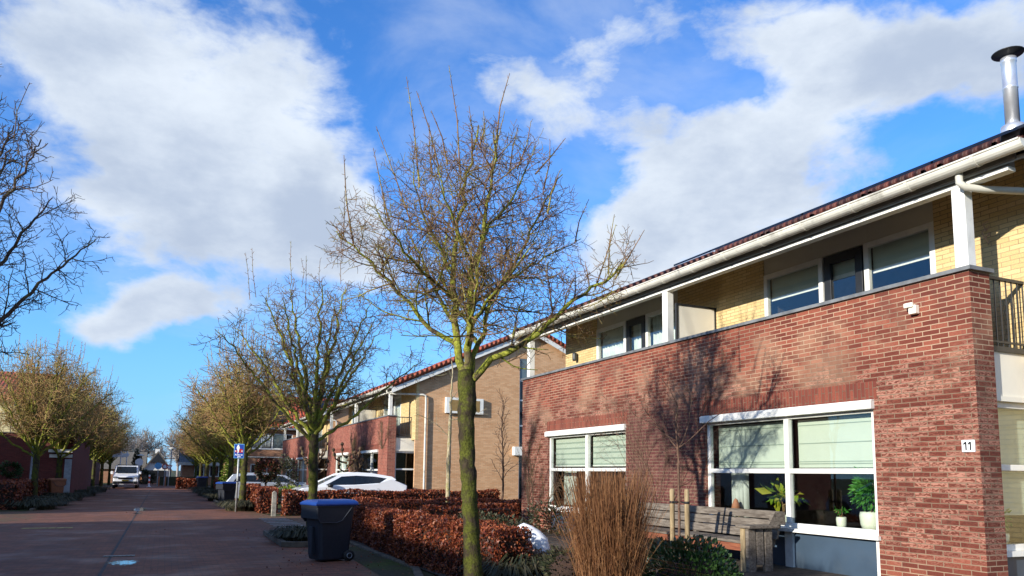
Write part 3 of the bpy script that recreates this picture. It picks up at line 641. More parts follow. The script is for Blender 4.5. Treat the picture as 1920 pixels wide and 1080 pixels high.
    # windows of the recess: (y0, y1, door0, door1, style)
    for (a, b_, d0, d1, style) in recess:
        pn = MB(); rp.box(pn, a, b_, 5.06, 5.50, .02, .06)
        for y in (a+(b_-a)/3, a+2*(b_-a)/3): rp.box(pn, y-.004, y+.004, 5.07, 5.49, .017, .0199)
        pn.build('top_panel', M['soffit'], t)
        parts = [(a, d0, 'w'), (d0, d1, 'd'), (d1, b_, 'w')]
        for (p, q, ty) in parts:
            if q-p < .2: continue
            if ty == 'w': fo = window(t, rp, p, q, 3.0, 5.06, fw=.085, rec=.0, sill=False)
            else:
                f = MB(); rp.box(f, p+.03, p+.16, 3.0, 5.04, .0, .06); rp.box(f, q-.16, q-.03, 3.0, 5.04, .0, .06); rp.box(f, p+.16, q-.16, 4.90, 5.04, .0, .06); rp.box(f, p+.16, q-.16, 3.0, 3.3, .0, .06)
                f.box(XR-.04, XR, p+.06, p+.09, 3.95, 3.97)
                fo = f.build('balcony_door', M['blackframe'], t, bevel=.005); gl = MB(); rp.box(gl, p+.15, q-.15, 3.29, 4.91, .03, .036); gl.build('pane', M['glass'], fo)
            if style == 'curtain': curtain(t, rp, p+.06, q-.06, 3.0, 5.0, .16)
            elif style == 'blind':
                bl = MB(); rp.box(bl, p+.08, q-.08, 4.66 if ty == 'w' else 4.72, 5.0, .11, .115); bo = bl.build('roller_blind', M['blind'], t)
                bl = MB(); rp.box(bl, p+.08, q-.08, 4.60 if ty == 'w' else 4.66, 4.66 if ty == 'w' else 4.72, .10, .12); bl.build('blind_hem', M['white'], bo)
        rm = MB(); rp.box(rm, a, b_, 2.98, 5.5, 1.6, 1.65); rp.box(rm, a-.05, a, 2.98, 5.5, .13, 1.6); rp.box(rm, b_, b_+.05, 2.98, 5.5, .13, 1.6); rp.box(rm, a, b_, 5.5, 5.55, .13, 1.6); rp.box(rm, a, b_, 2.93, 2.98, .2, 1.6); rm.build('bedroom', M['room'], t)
    # ground floor room behind the front windows
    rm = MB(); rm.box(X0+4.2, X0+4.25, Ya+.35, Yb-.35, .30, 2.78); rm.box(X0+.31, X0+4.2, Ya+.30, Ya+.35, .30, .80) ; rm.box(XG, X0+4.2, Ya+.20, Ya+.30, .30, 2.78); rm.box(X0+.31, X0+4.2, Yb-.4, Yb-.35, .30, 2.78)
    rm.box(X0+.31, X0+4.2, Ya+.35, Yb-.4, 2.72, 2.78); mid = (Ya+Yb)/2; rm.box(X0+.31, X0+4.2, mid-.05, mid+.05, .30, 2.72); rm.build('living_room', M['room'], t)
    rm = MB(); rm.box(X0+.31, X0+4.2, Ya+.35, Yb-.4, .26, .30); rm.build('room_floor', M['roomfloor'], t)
    for (a, b_, z0, z1, mu, tr, sty, sillz) in front:
        if sillz > z0+.1:   # sill above a blue panel
            pn = MB(); fp.box(pn, a+.07, b_-.07, z0, sillz-.06, .06, .10); pn.build('lower_panel', M['blue'], t)
            fo = window(t, fp, a, b_, sillz, z1, mull=mu, trans=tr, rec=.04)
            lg = MB()
            for m_ in mu: lg = MB(); fp.box(lg, m_-.075, m_+.075, z0, sillz-.052, .02, .11); lg.build('window_leg', M['white'], fo)
            lg = MB(); fp.box(lg, a, a+.07, z0, sillz-.052, .03, .11); lg.build('window_leg', M['white'], fo)
        else: fo = window(t, fp, a, b_, z0, z1, mull=mu, trans=tr, rec=.04)
        lt = MB(); fp.box(lt, a-.02, b_+.06, z1-.03, z1+.075, -.07, .03); fp.box(lt, a-.02, b_+.06, z1+.075, z1+.09, -.05, .03); lt.build('shutter_box', M['white'], fo, bevel=.012)
        segs = [a+.1]+[x for m_ in mu for x in (m_-.07, m_+.07)]+[b_-.1]
        for p, q in zip(segs[::2], segs[1::2]):
            if sty == 'roman':
                bl = MB(); fp.box(bl, p, q, tr[0]+.05, z1-.08, .20, .205); bo = bl.build('roman_blind', M['blind'], t)
                h = MB(); z = z1-.17
                while z > tr[0]+.1: fp.box(h, p, q, z, z+.012, .192, .20); z -= .26
                fp.box(h, p, q, tr[0]+.10, tr[0]+.112, .19, .20); h.build('blind_seam', M['zebra'], bo)
            elif sty == 'zebra':
                z = z1-.10; k = 0; bl = MB(); dk = MB()
                while z > tr[0]+.12:
                    (bl if k % 2 == 0 else dk).box(X0+.16, X0+.164, p, q, z-(.085 if k % 2 == 0 else .035), z); z -= .085 if k % 2 == 0 else .035; k += 1
                bo = bl.build('striped_blind', M['blind'], t); dk.build('dark_stripe', M['zebra'], bo)
                h = MB(); h.box(X0+.15, X0+.17, p, q, z-.03, z); h.build('blind_hem', M['white'], bo)
            elif sty == 'net': curtain(t, fp, p, q, z0+.1, z1-.1, .25)
    return t

H1F = [(6.91, 10.25, .29, 2.51, (8.46,), (1.69,), 'roman', .88), (12.67, 16.0, .29, 2.51, (14.26,), (1.71,), 'zebra', .82)]
H1 = row_house('red brick two storey house with number 11, balcony parapet and long cream gutter', 8.2, 5.54, 17.44, 2, H1F, (5.64, 11.38, 17.18), (11.2,), [(6.70, 9.92, 7.85, 8.63, 'blind'), (12.35, 15.55, 13.5, 14.28, 'curtain')], 'red brick row houses', gable_windows=False)
H2F = [(32.9, 36.1, .35, 2.5, (34.3,), (1.7,), 'none', 1.0), (38.8, 42.1, .35, 2.5, (40.4,), (1.7,), 'net', 1.0)]
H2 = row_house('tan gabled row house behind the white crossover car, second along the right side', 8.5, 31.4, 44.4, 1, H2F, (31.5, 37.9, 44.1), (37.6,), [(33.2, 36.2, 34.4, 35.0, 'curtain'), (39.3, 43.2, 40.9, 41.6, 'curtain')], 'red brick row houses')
H3F = [(51.2, 55.3, .35, 2.45, (53.1,), (1.7,), 'net', .8), (57.5, 61, .35, 2.45, (59.,), (1.7,), 'none', .8)]
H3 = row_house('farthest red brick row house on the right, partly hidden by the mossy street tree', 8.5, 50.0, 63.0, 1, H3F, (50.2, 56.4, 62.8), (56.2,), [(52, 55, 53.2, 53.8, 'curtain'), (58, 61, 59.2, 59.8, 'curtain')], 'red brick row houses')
# solar panels and flue of the near house
def on_roof(x): return 5.20+(8.2-5.20)/(14.65-8.10)*(x-8.10)
sp = MB(); ya = 4.95
for k in range(6):
    y0 = ya+1.04*k
    for (xa, xb) in ((8.28, 9.95), (10.0, 11.5)): sp.prism([(xa, on_roof(xa)+.13), (xb, on_roof(xb)+.13), (xb, on_roof(xb)+.165), (xa, on_roof(xa)+.165)], 'y', y0, y0+1.01)
    for x in (8.6, 9.7): sp.box(x, x+.05, y0+.1, y0+.15, on_roof(x)-.02, on_roof(x)+.09)
sp.build('solar_panels', M['solar'], H1)
fl = MB(); fx, fy = 9.75, 5.88; fb = on_roof(fx)
fl.lathe([(.16, fb-.1), (.14, fb+.14), (.135, fb+.20), (.09, fb+.22)], (fx, fy, 0), 24); fl.lathe([(.085, fb+.2), (.085, fb+.70), (.089, fb+.705), (.089, fb+.73), (.085, fb+.735), (.085, fb+1.06), (.092, fb+1.07), (.092, fb+1.13)], (fx, fy, 0), 24)
flo = fl.build('flue', M['metal'], H1)
fl = MB(); fl.lathe([(.07, fb+1.13), (.07, fb+1.17), (.185, fb+1.19), (.19, fb+1.20), (.05, fb+1.25), (.001, fb+1.255)], (fx, fy, 0), 24); fl.build('flue_cap', M['blackframe'], flo)
# small fittings on the near house
nb = MB(); nb.box(8.178, 8.199, 5.585, 5.735, 1.905, 2.04); npo = nb.build('number_plate', M['signwhite'], H1, bevel=.004)
dg = MB()
for y in (5.693, 5.640):
    dg.box(8.172, 8.1779, y-.018, y-.004, 1.925, 2.02); dg.prism([(y-.004, 2.02), (y-.004, 1.998), (y+.018, 1.985), (y+.018, 2.0)], 'x', 8.172, 8.1779)
dg.build('house_number', M['black'], npo)
wl = MB(); wl.box(8.12, 8.199, 6.18, 6.28, 3.58, 3.69); wl.box(8.09, 8.13, 6.20, 6.32, 3.66, 3.72); wl.build('wall_sensor', M['cream'], H1, bevel=.012)
wl = MB(); wl.lathe([(.001, 0), (.055, .0), (.06, .04), (.06, .17), (.05, .20), (.001, .21)], (9.16, 16.45, 4.42), 14); wl.box(9.16, 9.249, 16.42, 16.48, 4.50, 4.54); wl.build('wall_lamp', M['steel'], H1)
wl = MB()
for k, (dy, dz) in enumerate([(0, .09), (.02, 0), (-.02, -.08)]): wl.tube([(9.2, 5.93+dy, 4.72+dz), (9.19, 5.99+dy, 4.70+dz), (9.2, 5.96+dy, 4.60+dz), (9.2, 5.92, 4.66+dz)], .008, 6)
wl.build('iron_wall_ornament', M['rust'], H1)
# interior things on the sills of the near house
def potplant(name, label, x, y, z, rp, hp, nleaf, cr, cz, size, mat, seed, stem=True):
    t = thing(name, label, 'plant', (x, y, z))
    p = MB(); p.lathe([(.001, 0), (rp*.72, 0), (rp*.93, hp*.35), (rp, hp*.8), (rp*.92, hp), (rp*.84, hp), (rp*.8, hp*.9), (.001, hp*.9)], (0, 0, 0), 24); p.build('pot', M['pot'], t, local=True)
    if stem:
        s_ = MB(); r = random.Random(seed)
        for k in range(5): s_.tube([(0, 0, hp*.85), (r.uniform(-.02, .02), r.uniform(-.03, .03), hp+(cz-hp)*.5), (r.uniform(-.5, .5)*cr[0], r.uniform(-.7, .7)*cr[1], cz+r.uniform(-.2, .5)*cr[2])], [.007, .006, .003], 5)
        s_.build('stem', M['twig'], t, local=True)
    leafmesh('foliage', blob_pts(nleaf, (0, 0, cz), cr, seed, .9, 9), size, mat, t, asp=.42, seed=seed, up=-.1)
    return t
potplant('potted_plant', 'bushy dark green houseplant in large cream pot at right of the big window', 8.50, 7.26, .91, .15, .25, 1500, (.20, .29, .33), .55, .075, 'house_leaf', 5)
potplant('potted_plant', 'small sprig plant in narrow cream pot on the windowsill behind glass', 8.46, 7.72, .91, .07, .16, 40, (.08, .15, .05), .25, .06, 'house_leaf', 8)
potplant('potted_plant', 'large leaved yellow green houseplant behind the bench window', 8.75, 9.10, .80, .12, .22, 46, (.22, .50, .24), .52, .20, 'yellowleaf', 12)
potplant('potted_plant', 'dim green plant in pale pot behind the side window at the photo edge', 8.95, 5.86, .86, .09, .12, 120, (.14, .13, .2), .30, .08, 'house_leaf', 15)
t = thing('lantern', 'small tan lantern figure standing at left end of the big windowsill', 'lantern', (8.48, 9.86, .90))
p = MB(); p.lathe([(.001, 0), (.03, 0), (.03, .02), (.001, .02)], (0, 0, 0), 10)
for dx, dy in ((.03, .04), (-.03, .04), (.03, -.04), (-.03, -.04)): p.box(dx-.008, dx+.008, dy-.008, dy+.008, 0, .16)
p.box(-.045, .045, -.06, .06, .155, .17); p.build('stand', M['stake'], t, local=True)
p = MB(); p.lathe([(.08, .17), (.06, .25), (.03, .33), (.001, .35)], (0, 0, 0), 14); p.build('shade', M['terracotta'], t, local=True)
curtain(H1, PL('x', 8.2), 9.72, 10.12, .95, 2.45, .42, amp=.035, fold=.09)
curtain(H1, PL('x', 8.2), 15.4, 15.9, .9, 2.4, .42, amp=.035, fold=.09)
# side window blind of the near house
bl = MB(); bl.box(8.62, 9.6, 5.80, 5.805, 1.19, 1.70); bl.box(8.62, 9.6, 5.80, 5.805, 1.78, 2.44)
bo = bl.build('side_blind', M['blind'], H1); h = MB()
for z in (1.32, 1.62, 2.0, 2.22): h.box(8.62, 9.6, 5.793, 5.80, z, z+.012)
h.build('blind_seam', M['blind'], bo)
# ------------------------------------------------------------------ more buildings
# the house that closes the right row, square to the street
Y4 = 68.; t = thing('end_house', 'orange brick house with red tiled roof and solar panels closing the right row', 'house', (4.7, Y4, 0))
fp = PL('y', Y4); w = MB(); fp.wall(w, 5.8, 19, 2.75, 5.15, 0, .3, [(5.9, 10.0, 3.45, 4.78)]); fp.wall(w, 4.7, 19, 0, 2.75, -.0, .3, [(6.6, 8.0, .3, 2.2), (11, 14, .8, 2.2)]); w.box(5.8, 6.1, Y4+.3, Y4+9, 0, 5.15); w.box(4.7, 5.8, Y4+.3, Y4+6, 0, 2.75)
w.build('wall', M['orangebrick'], t)
w = MB(); w.box(4.62, 5.85, Y4-.06, Y4+6, 2.75, 2.86); w.box(5.85, 19, Y4-.06, Y4, 2.72, 2.80); w.build('stone_band', M['cream'], t)
f4 = window(t, fp, 5.9, 10.0, 3.45, 4.78, mull=(6.7, 7.4, 8.3, 9.4), fw=.09, glass='glassdark'); 
for a, b in ((6.72, 7.3), (7.45, 8.2)): curtain(t, fp, a, b, 3.6, 4.7, .03)
s_ = MB(); s_.box(8.42, 9.3, Y4+.055, Y4+.06, 3.6, 4.66); s_.build('roller_blind', M['glasssky'], t)
window(t, fp, 6.6, 8.0, .3, 2.2, mull=(7.6,), fw=.1, glass='glassdark'); window(t, fp, 11, 14, .8, 2.2, mull=(12.5,), fw=.1, glass='glassdark')
w = MB(); w.box(5.6, 19.4, Y4-.45, Y4+.02, 5.12, 5.30); w.build('gutter', M['polegrey'], t)
rf = MB(); zr4 = 8.5; L4 = math.hypot(5, zr4-5.3)
rf.quad((5.6, Y4-.4, 5.3), (19.4, Y4-.4, 5.3), (19.4, Y4+4.6, zr4), (5.6, Y4+4.6, zr4), uv=[(5.6, 0), (19.4, 0), (19.4, L4), (5.6, L4)]); rf.quad((5.6, Y4+4.6, zr4), (19.4, Y4+4.6, zr4), (19.4, Y4+9.6, 5.3), (5.6, Y4+9.6, 5.3), uv=[(5.6, 0), (19.4, 0), (19.4, L4), (5.6, L4)])
rf.add([(5.75, Y4, 5.15), (5.75, Y4+9.2, 5.15), (5.75, Y4+4.6, zr4-.1)], [(0, 1, 2)])
M['tilebright'] = tilemat('bright red roof tile', (.42, .06, .025), (.60, .12, .045), .3, .5)
ro = rf.build('roof', M['tilebright'], t)
def r4(y): return 5.3+(zr4-5.3)*(y-Y4+.4)/5.0
sp = MB()
def panel(x0, x1, ya, yb): sp.prism([(ya, r4(ya)+.06), (yb, r4(yb)+.06), (yb, r4(yb)+.11), (ya, r4(ya)+.11)], 'x', x0, x1)
for k in range(5): panel(6.2+.0, 9.4, Y4+.3+.8*k, Y4+1.05+.8*k) if k not in (2,) else (panel(6.2, 7.0, Y4+.3+.8*k, Y4+1.05+.8*k), panel(8.5, 9.4, Y4+.3+.8*k, Y4+1.05+.8*k))
for k in range(2): panel(11.0, 17.0, Y4+2.3+.85*k, Y4+3.1+.85*k)
sp.build('solar_panels', M['solar'], ro)
sp = MB(); sp.box(10.3, 10.6, Y4+.6, Y4+.95, 5.8, 6.7); sp.build('chimney', M['orangebrick'], ro)
# left street corner house
Y5 = 48.; t = thing('corner_house', 'left corner house with dark brick base, pale yellow upper wall and red roof', 'house', (-7, Y5, 0))
fp = PL('y', Y5); w = MB(); w.box(-22, -4.6, Y5, Y5+10, 0, 3.44); w.build('brick_base', M['darkbrick'], t)
w = MB(); w.box(-22, -6.6, Y5+.0, Y5+8, 3.50, 5.4); w.build('upper_wall', plain('pale yellow boards', (.80, .70, .38), .7, var=.05), t)
w = MB(); 
for x in (-7.6, -9.9, -12.2): w.box(x-.02, x+.02, Y5-.004, Y5, 3.5, 4.4)
w.box(-22, -6.58, Y5-.01, Y5-.0, 4.42, 4.50); w.box(-22, -4.55, Y5-.05, Y5+10, 3.44, 3.50); w.build('cover_strips', M['greywood'], t)
rf = MB(); rf.quad((-22, Y5-.35, 5.35), (-5.9, Y5-.35, 5.35), (-5.9, Y5+4, 7.15), (-22, Y5+4, 7.15), uv=[(0, 0), (16, 0), (16, 4.7), (0, 4.7)]); rf.quad((-22, Y5+4, 7.15), (-5.9, Y5+4, 7.15), (-5.9, Y5+8.3, 5.35), (-22, Y5+8.3, 5.35), uv=[(0, 4.7), (16, 4.7), (16, 0), (0, 0)])
rf.add([(-6.6, Y5, 5.3), (-6.6, Y5+8, 5.3), (-6.6, Y5+4, 7.1)], [(0, 1, 2)]); rf.quad((-22, Y5-.35, 5.2), (-5.9, Y5-.35, 5.2), (-5.9, Y5-.35, 5.35), (-22, Y5-.35, 5.35)); rf.quad((-22, Y5-.35, 5.2), (-5.9, Y5-.35, 5.2), (-5.9, Y5+.2, 5.3), (-22, Y5+.2, 5.3))
rf.build('roof', M['tile'], t)
w = MB(); w.box(-5.75, -4.62, Y5-.25, Y5-.002, 2.46, 2.62); w.box(-5.7, -4.62, Y5-.10, Y5-.002, 2.18, 2.36); w.build('canopy', M['cream'], t)
w = MB(); w.box(-4.95, -4.62, Y5-.06, Y5-.002, .2, 2.1); w.build('side_door', M['polegrey'], t)
# unseen blocks added opposite the near house, shaped to cast the street shade
def shade_block(label, x0, x1, y0, y1, h, prof=None):
    t = thing('unseen_shade_block', label, 'shadow block', (x1, y0, 0), group='unseen shade blocks opposite')
    w = MB(); 
    if prof: w.prism(prof, 'x', x0, x1)
    else: w.box(x0, x1, y0, y1, 0, h)
    w.build('wall', M['darkbrick'], t)
    if not prof: w = MB(); w.box(x0-.1, x1+.1, y0-.05, y1+.05, h, h+.12); w.build('roof_edge', M['grey'], t)
    d = MB(); y = y0+.6
    while y < min(y1, y0+14)-2.8: d.box(x1+.003, x1+.05, y, y+2.4, 0, 2.2); y += 3.1
    d.build('block_doors', M['soffit'], t); return t
SB = .40
shade_block('unseen brick block added opposite number 11 to shade the street', -14.5, -12.2, -26, .5, 5.4)
shade_block('unseen brick block with sloped end, shaped for the shadow edge on the street', -14.5, -12.2, 3.2, 24.0, 5.4, [(3.2, 0), (23.8, 0), (23.8, 1.5), (22.4, 3.7), (21.1, 5.5), (3.2, 5.5)])
shade_block('unseen brick block added beyond the side street to shade the road', -14.6, -12.3, 29.0, 36.9, 4.8)
shade_block('unseen brick block added beside the left corner house for its shade', -13.5, -11.2, 37.2, 47.8, 4.3)
# far end of the street
def farhouse(label, x0, x1, y0, y1, ze, zr_, wall, roof, along='x', gable='white', win=()):
    t = thing('far_house', label, 'house', ((x0+x1)/2, y0, 0), group='houses at the end of the street'); w = MB(); w.box(x0, x1, y0, y1, 0, ze)
    rf = MB(); o = .3
    if along == 'x':
        ym = (y0+y1)/2; L = math.hypot(ym-y0, zr_-ze)
        for ya, s in ((y0-o, 1), (y1+o, -1)): rf.quad((x0-o, ya, ze-.1), (x1+o, ya, ze-.1), (x1+o, ym, zr_), (x0-o, ym, zr_), uv=[(0, 0), (x1-x0, 0), (x1-x0, L), (0, L)])
        w.add([(x0, y0, ze), (x0, y1, ze), (x0, ym, zr_-.1)], [(0, 1, 2)]); w.add([(x1, y0, ze), (x1, y1, ze), (x1, ym, zr_-.1)], [(0, 1, 2)])
    else:
        xm = (x0+x1)/2; L = math.hypot(xm-x0, zr_-ze)
        for xa in (x0-o, x1+o): rf.quad((xa, y0-o, ze-.25), (xa, y1, ze-.25), (xm, y1, zr_), (xm, y0-o, zr_), uv=[(0, 0), (y1-y0, 0), (y1-y0, L), (0, L)]); 
        for xa in (x0-o, x1+o): rf.quad((xa, y0-o, ze-.25), (xm, y0-o, zr_), (xm, y0-o, zr_-.22), (xa, y0-o, ze-.45))
        w.add([(x0, y0, ze), (x1, y0, ze), (xm, y0, zr_-.12)], [(0, 1, 2)])
    w.build('wall', M[wall], t); rf.build('roof', M[roof], t)
    for (a, b, c, d) in win:
        f = MB(); f.box(a, b, y0-.05, y0-.01, c, d); fo = f.build('window', M['white'], t); f = MB(); f.box(a+.1, b-.1, y0-.06, y0-.052, c+.1, d-.1); f.build('pane', M['glassdark'], fo)
    return t
fh = farhouse('small white gabled house with dark triangular gable at the end of the street', -2.2, .7, 98, 108, 1.6, 3.75, 'white', 'thatch', 'y', win=[(-1.0, -.5, 2.1, 2.6)])
w = MB(); w.add([(-1.55, 97.68, 2.45), (.05, 97.68, 2.45), (-.75, 97.68, 3.5)], [(0, 1, 2)]); w.build('gable_boards', M['blackframe'], fh)
w = MB(); w.box(-2.3, .2, 97.9, 98.0-.002, 0, 1.5); w.build('carport', M['black'], fh)
w = MB(); w.box(-1.1, -.6, 99, 99.5, 3.5, 4.0); w.build('chimney', M['white'], fh)
farhouse('long low grey roofed house behind the parked van at the street end', -9, -2.3, 100, 108, 1.7, 3.7, 'orangebrick', 'thatch', 'x')
farhouse('dark gabled house with orange chimney rising above the van', -8.2, -4.8, 112, 122, 3.6, 5.7, 'orangebrick', 'tiledark', 'y', win=[(-6.9, -6.1, 3.4, 4.3)])
fh = farhouse('low bungalow with dark tiled roof and white eave board right of the street', 1.7, 7.5, 88, 96, 2.3, 3.8, 'orangebrick', 'tiledark', 'x', win=[(2.9, 3.9, .9, 2.1), (4.4, 5.4, .9, 2.1)])
w = MB(); w.box(1.3, 7.9, 87.55, 87.68, 2.1, 2.42); w.build('eave_board', M['white'], fh)
farhouse('grey row house with white lintels behind the left trees', -13, -6.2, 74, 92, 5.2, 7.6, 'darkbrick', 'tiledark', 'x', win=[(-8.2, -7.2, 3.2, 4.4), (-8.4, -6.9, .8, 2.2)])
w = farhouse('pale rendered house glimpsed between the left tree trunks', -10, -6.6, 61, 63.5, 3.6, 4.6, 'cream', 'tile', 'x', win=[(-7.9, -6.9, .9, 2.3)])

# ------------------------------------------------------------------ trees
def rot_dir(d, ang, az):
    a = d.cross(Vector((0, 0, 1)) if abs(d.z) < .9 else Vector((1, 0, 0))).normalized(); b = d.cross(a)
    return (d*math.cos(ang)+(a*math.cos(az)+b*math.sin(az))*math.sin(ang)).normalized()
class Tree:
    def __init__(s, seed, envelope=None, up=.25): s.r = random.Random(seed); s.thick = MB(); s.thin = MB(); s.env = envelope; s.up = up; s.nt = 0
    def inside(s, p): return s.env is None or s.env(p)
    def branch(s, p, d, L, r0, r1, lvl, cfg, crook):
        r = s.r; n = max(2, int(L/cfg['seg'][min(lvl, 4)])); pts = [p.copy()]; ds = [d.copy()]; st = L/n
        for i in range(n):
            d = (d+Vector((r.gauss(0, crook), r.gauss(0, crook), r.gauss(0, crook)+s.up*cfg['trop'][min(lvl, 4)]/n))).normalized(); q = pts[-1]+d*st
            if lvl > 1 and not s.inside(q) and r.random() < .75: break
            pts.append(q); ds.append(d.copy())
        if len(pts) < 2: return
        m = len(pts); rad = [r0+(r1-r0)*(i/(m-1)) for i in range(m)]
        (s.thick if r0 > cfg['rthick'] else s.thin).tube(pts, rad, cfg['sides'][min(lvl, 4)])
        s.kids(pts, ds, rad, L, lvl, cfg)
    def kids(s, pts, ds, rad, L, lvl, cfg):
        r = s.r
        if lvl >= cfg['levels']: return
        sp = cfg['space'][lvl]; t = cfg['start'][lvl]*L; az = r.random()*6.28; m = len(pts)
        seglen = [(pts[i+1]-pts[i]).length for i in range(m-1)]; tot = sum(seglen)
        while t < tot*.985:
            k = 0; a = t
            while k < m-2 and a > seglen[k]: a -= seglen[k]; k += 1
            f = min(1, a/max(seglen[k], 1e-6)); p = pts[k].lerp(pts[k+1], f); d = ds[k+1]; rr = rad[k]+(rad[k+1]-rad[k])*f
            az += 2.4+r.uniform(-.5, .5); ang = R_(r.uniform(*cfg['ang'][lvl])); x = t/tot
            ln = cfg['len'][lvl]*(1-cfg['taper'][lvl]*x)*r.uniform(.55, 1.25)
            cr = max(cfg['rmin'], min(rr*.6, cfg['rad'][lvl]*(1-.4*x)))
            s.branch(p, rot_dir(d, ang, az), ln, cr, max(cfg['rmin']*.75, cr*.35), lvl+1, cfg, cfg['crook'][lvl])
            t += sp*r.uniform(.6, 1.4)
    def limb(s, pts, rads, cfg, lvl=1, wob=.02):
        # smooth a hand laid polyline
        P = [Vector(p) for p in pts]; out = []; rad = []
        for i in range(len(P)-1):
            p0 = P[max(i-1, 0)]; p1 = P[i]; p2 = P[i+1]; p3 = P[min(i+2, len(P)-1)]; k = max(2, int((p2-p1).length/.14))
            for j in range(k):
                t = j/k; q = .5*((2*p1)+(-p0+p2)*t+(2*p0-5*p1+4*p2-p3)*t*t+(-p0+3*p1-3*p2+p3)*t**3)
                out.append(q+Vector((s.r.gauss(0, wob), s.r.gauss(0, wob), s.r.gauss(0, wob*.5))) if (i or j) else q); rad.append(rads[i]+(rads[i+1]-rads[i])*t)
        out.append(P[-1]); rad.append(rads[-1]); ds = [(out[min(i+1, len(out)-1)]-out[max(i-1, 0)]).normalized() for i in range(len(out))]
        s.thick.tube(out, rad, 8 if lvl == 1 else 6); L = sum((a-b).length for a, b in zip(out, out[1:]))
        s.kids(out, ds, rad, L, lvl, cfg)
def trunkmesh(pts, rads, seed, sides=14, lump=.012):
    mb = MB(); P = [Vector(p) for p in pts]; o = []; rr = []; r = random.Random(seed)
    for i in range(len(P)-1):
        k = max(2, int((P[i+1]-P[i]).length/.07))
        for j in range(k): o.append(P[i].lerp(P[i+1], j/k)); rr.append((rads[i]+(rads[i+1]-rads[i])*j/k)*(1+r.uniform(-.05, .05)))
    o.append(P[-1]); rr.append(rads[-1]); mb.tube(o, rr, sides)
    mb.v = [(x+r.uniform(-lump, lump), y+r.uniform(-lump, lump), z) for x, y, z in mb.v]; return mb
NEAR = dict(seg=[.14, .14, .10, .075, .05], trop=[0, .6, 1.0, .7, .3], sides=[8, 8, 5, 4, 3], levels=4, space=[0, .125, .072, .048], start=[0, .18, .08, .10], ang=[(0, 0), (35, 75), (35, 80), (35, 80)],
            len=[0, .98, .40, .14], taper=[0, .45, .45, .2], rad=[0, .014, .0068, .0042], crook=[.1, .13, .17, .26], rmin=.0032, rthick=.012)
# --- the large mossy tree in front of the near house
RT = Vector((.91, -.414, 0)); DP = Vector((.414, .91, 0)); C1 = Vector((3.40, 8.62, 0))
def T1(px, py, dep=0.):
    # metres: sideways, up and away from the trunk
    k = (9.19+dep)/1425; z = 1.6+(885.5-py)*k; x = (px-884+ (1000-py)*.012)*k
    return RT*x+DP*dep+Vector((0, 0, z))
t = thing('street_tree', 'large bare mossy tree in front of the brick house, tallest crown against the sky', 'tree', C1)
trunkmesh([(.05, 0, 0), (.02, 0, .5), T1(880, 960), T1(872, 860), T1(867, 790), T1(868, 745), T1(866, 715), T1(862, 690)], [.124, .106, .097, .092, .10, .110, .104, .094], 4).build('trunk', M['bark'], t, local=True)
def env1(p):
    x = p.dot(RT); y = p.dot(DP); z = p.z; e = ((x-.05)/1.98)**2+(y/1.75)**2+((z-4.12)/(1.85 if z > 4.12 else 1.32))**2
    return e < 1
tr = Tree(11, env1, .30); cfg = dict(NEAR)
LM = [([(862, 700, 0), (845, 640, .05), (838, 560, .1), (832, 480, .15), (838, 400, .2), (852, 300, .3), (870, 200, .35)], .062),
      ([(866, 690, 0), (868, 600, -.1), (868, 520, -.15), (886, 430, -.2), (900, 330, -.25), (915, 220, -.3)], .060),
      ([(872, 700, 0), (884, 640, .1), (900, 570, .3), (935, 500, .5), (985, 400, .7), (1035, 300, .8)], .042),
      ([(845, 640, .05), (792, 612, 0), (748, 560, -.1), (690, 500, -.2), (640, 450, -.3), (605, 420, -.3)], .036),
      ([(878, 708, 0), (915, 668, -.15), (985, 632, -.3), (1035, 585, -.4), (1090, 540, -.5), (1150, 500, -.5), (1180, 460, -.5)], .050),
      ([(838, 600, .1), (800, 540, .5), (760, 470, .9), (720, 390, 1.2)], .030),
      ([(868, 620, -.1), (905, 560, -.6), (950, 500, -1.0), (1000, 440, -1.3)], .030),
      ([(838, 560, .1), (780, 500, -.4), (730, 440, -.8), (690, 380, -1.0)], .028),
      ([(868, 560, -.1), (930, 520, .5), (1000, 470, 1.0), (1070, 430, 1.3)], .028),
      ([(834, 500, .1), (790, 430, .1), (760, 350, .1), (745, 270, .1)], .026),
      ([(870, 500, -.15), (850, 430, -.6), (820, 350, -.9), (800, 280, -1.0)], .024),
      ([(884, 640, .1), (850, 590, .8), (810, 520, 1.3), (780, 440, 1.6)], .026),
      ([(886, 430, -.2), (930, 370, 0), (965, 300, .2), (985, 240, .2)], .022),
      ([(866, 640, -.1), (880, 590, -.8), (890, 520, -1.3), (900, 440, -1.6)], .026)]
for pts, r0 in LM:
    n = len(pts); r0 *= .93; tr.limb([T1(*p) for p in pts], [r0*(1-.82*i/(n-1)) for i in range(n)], cfg)
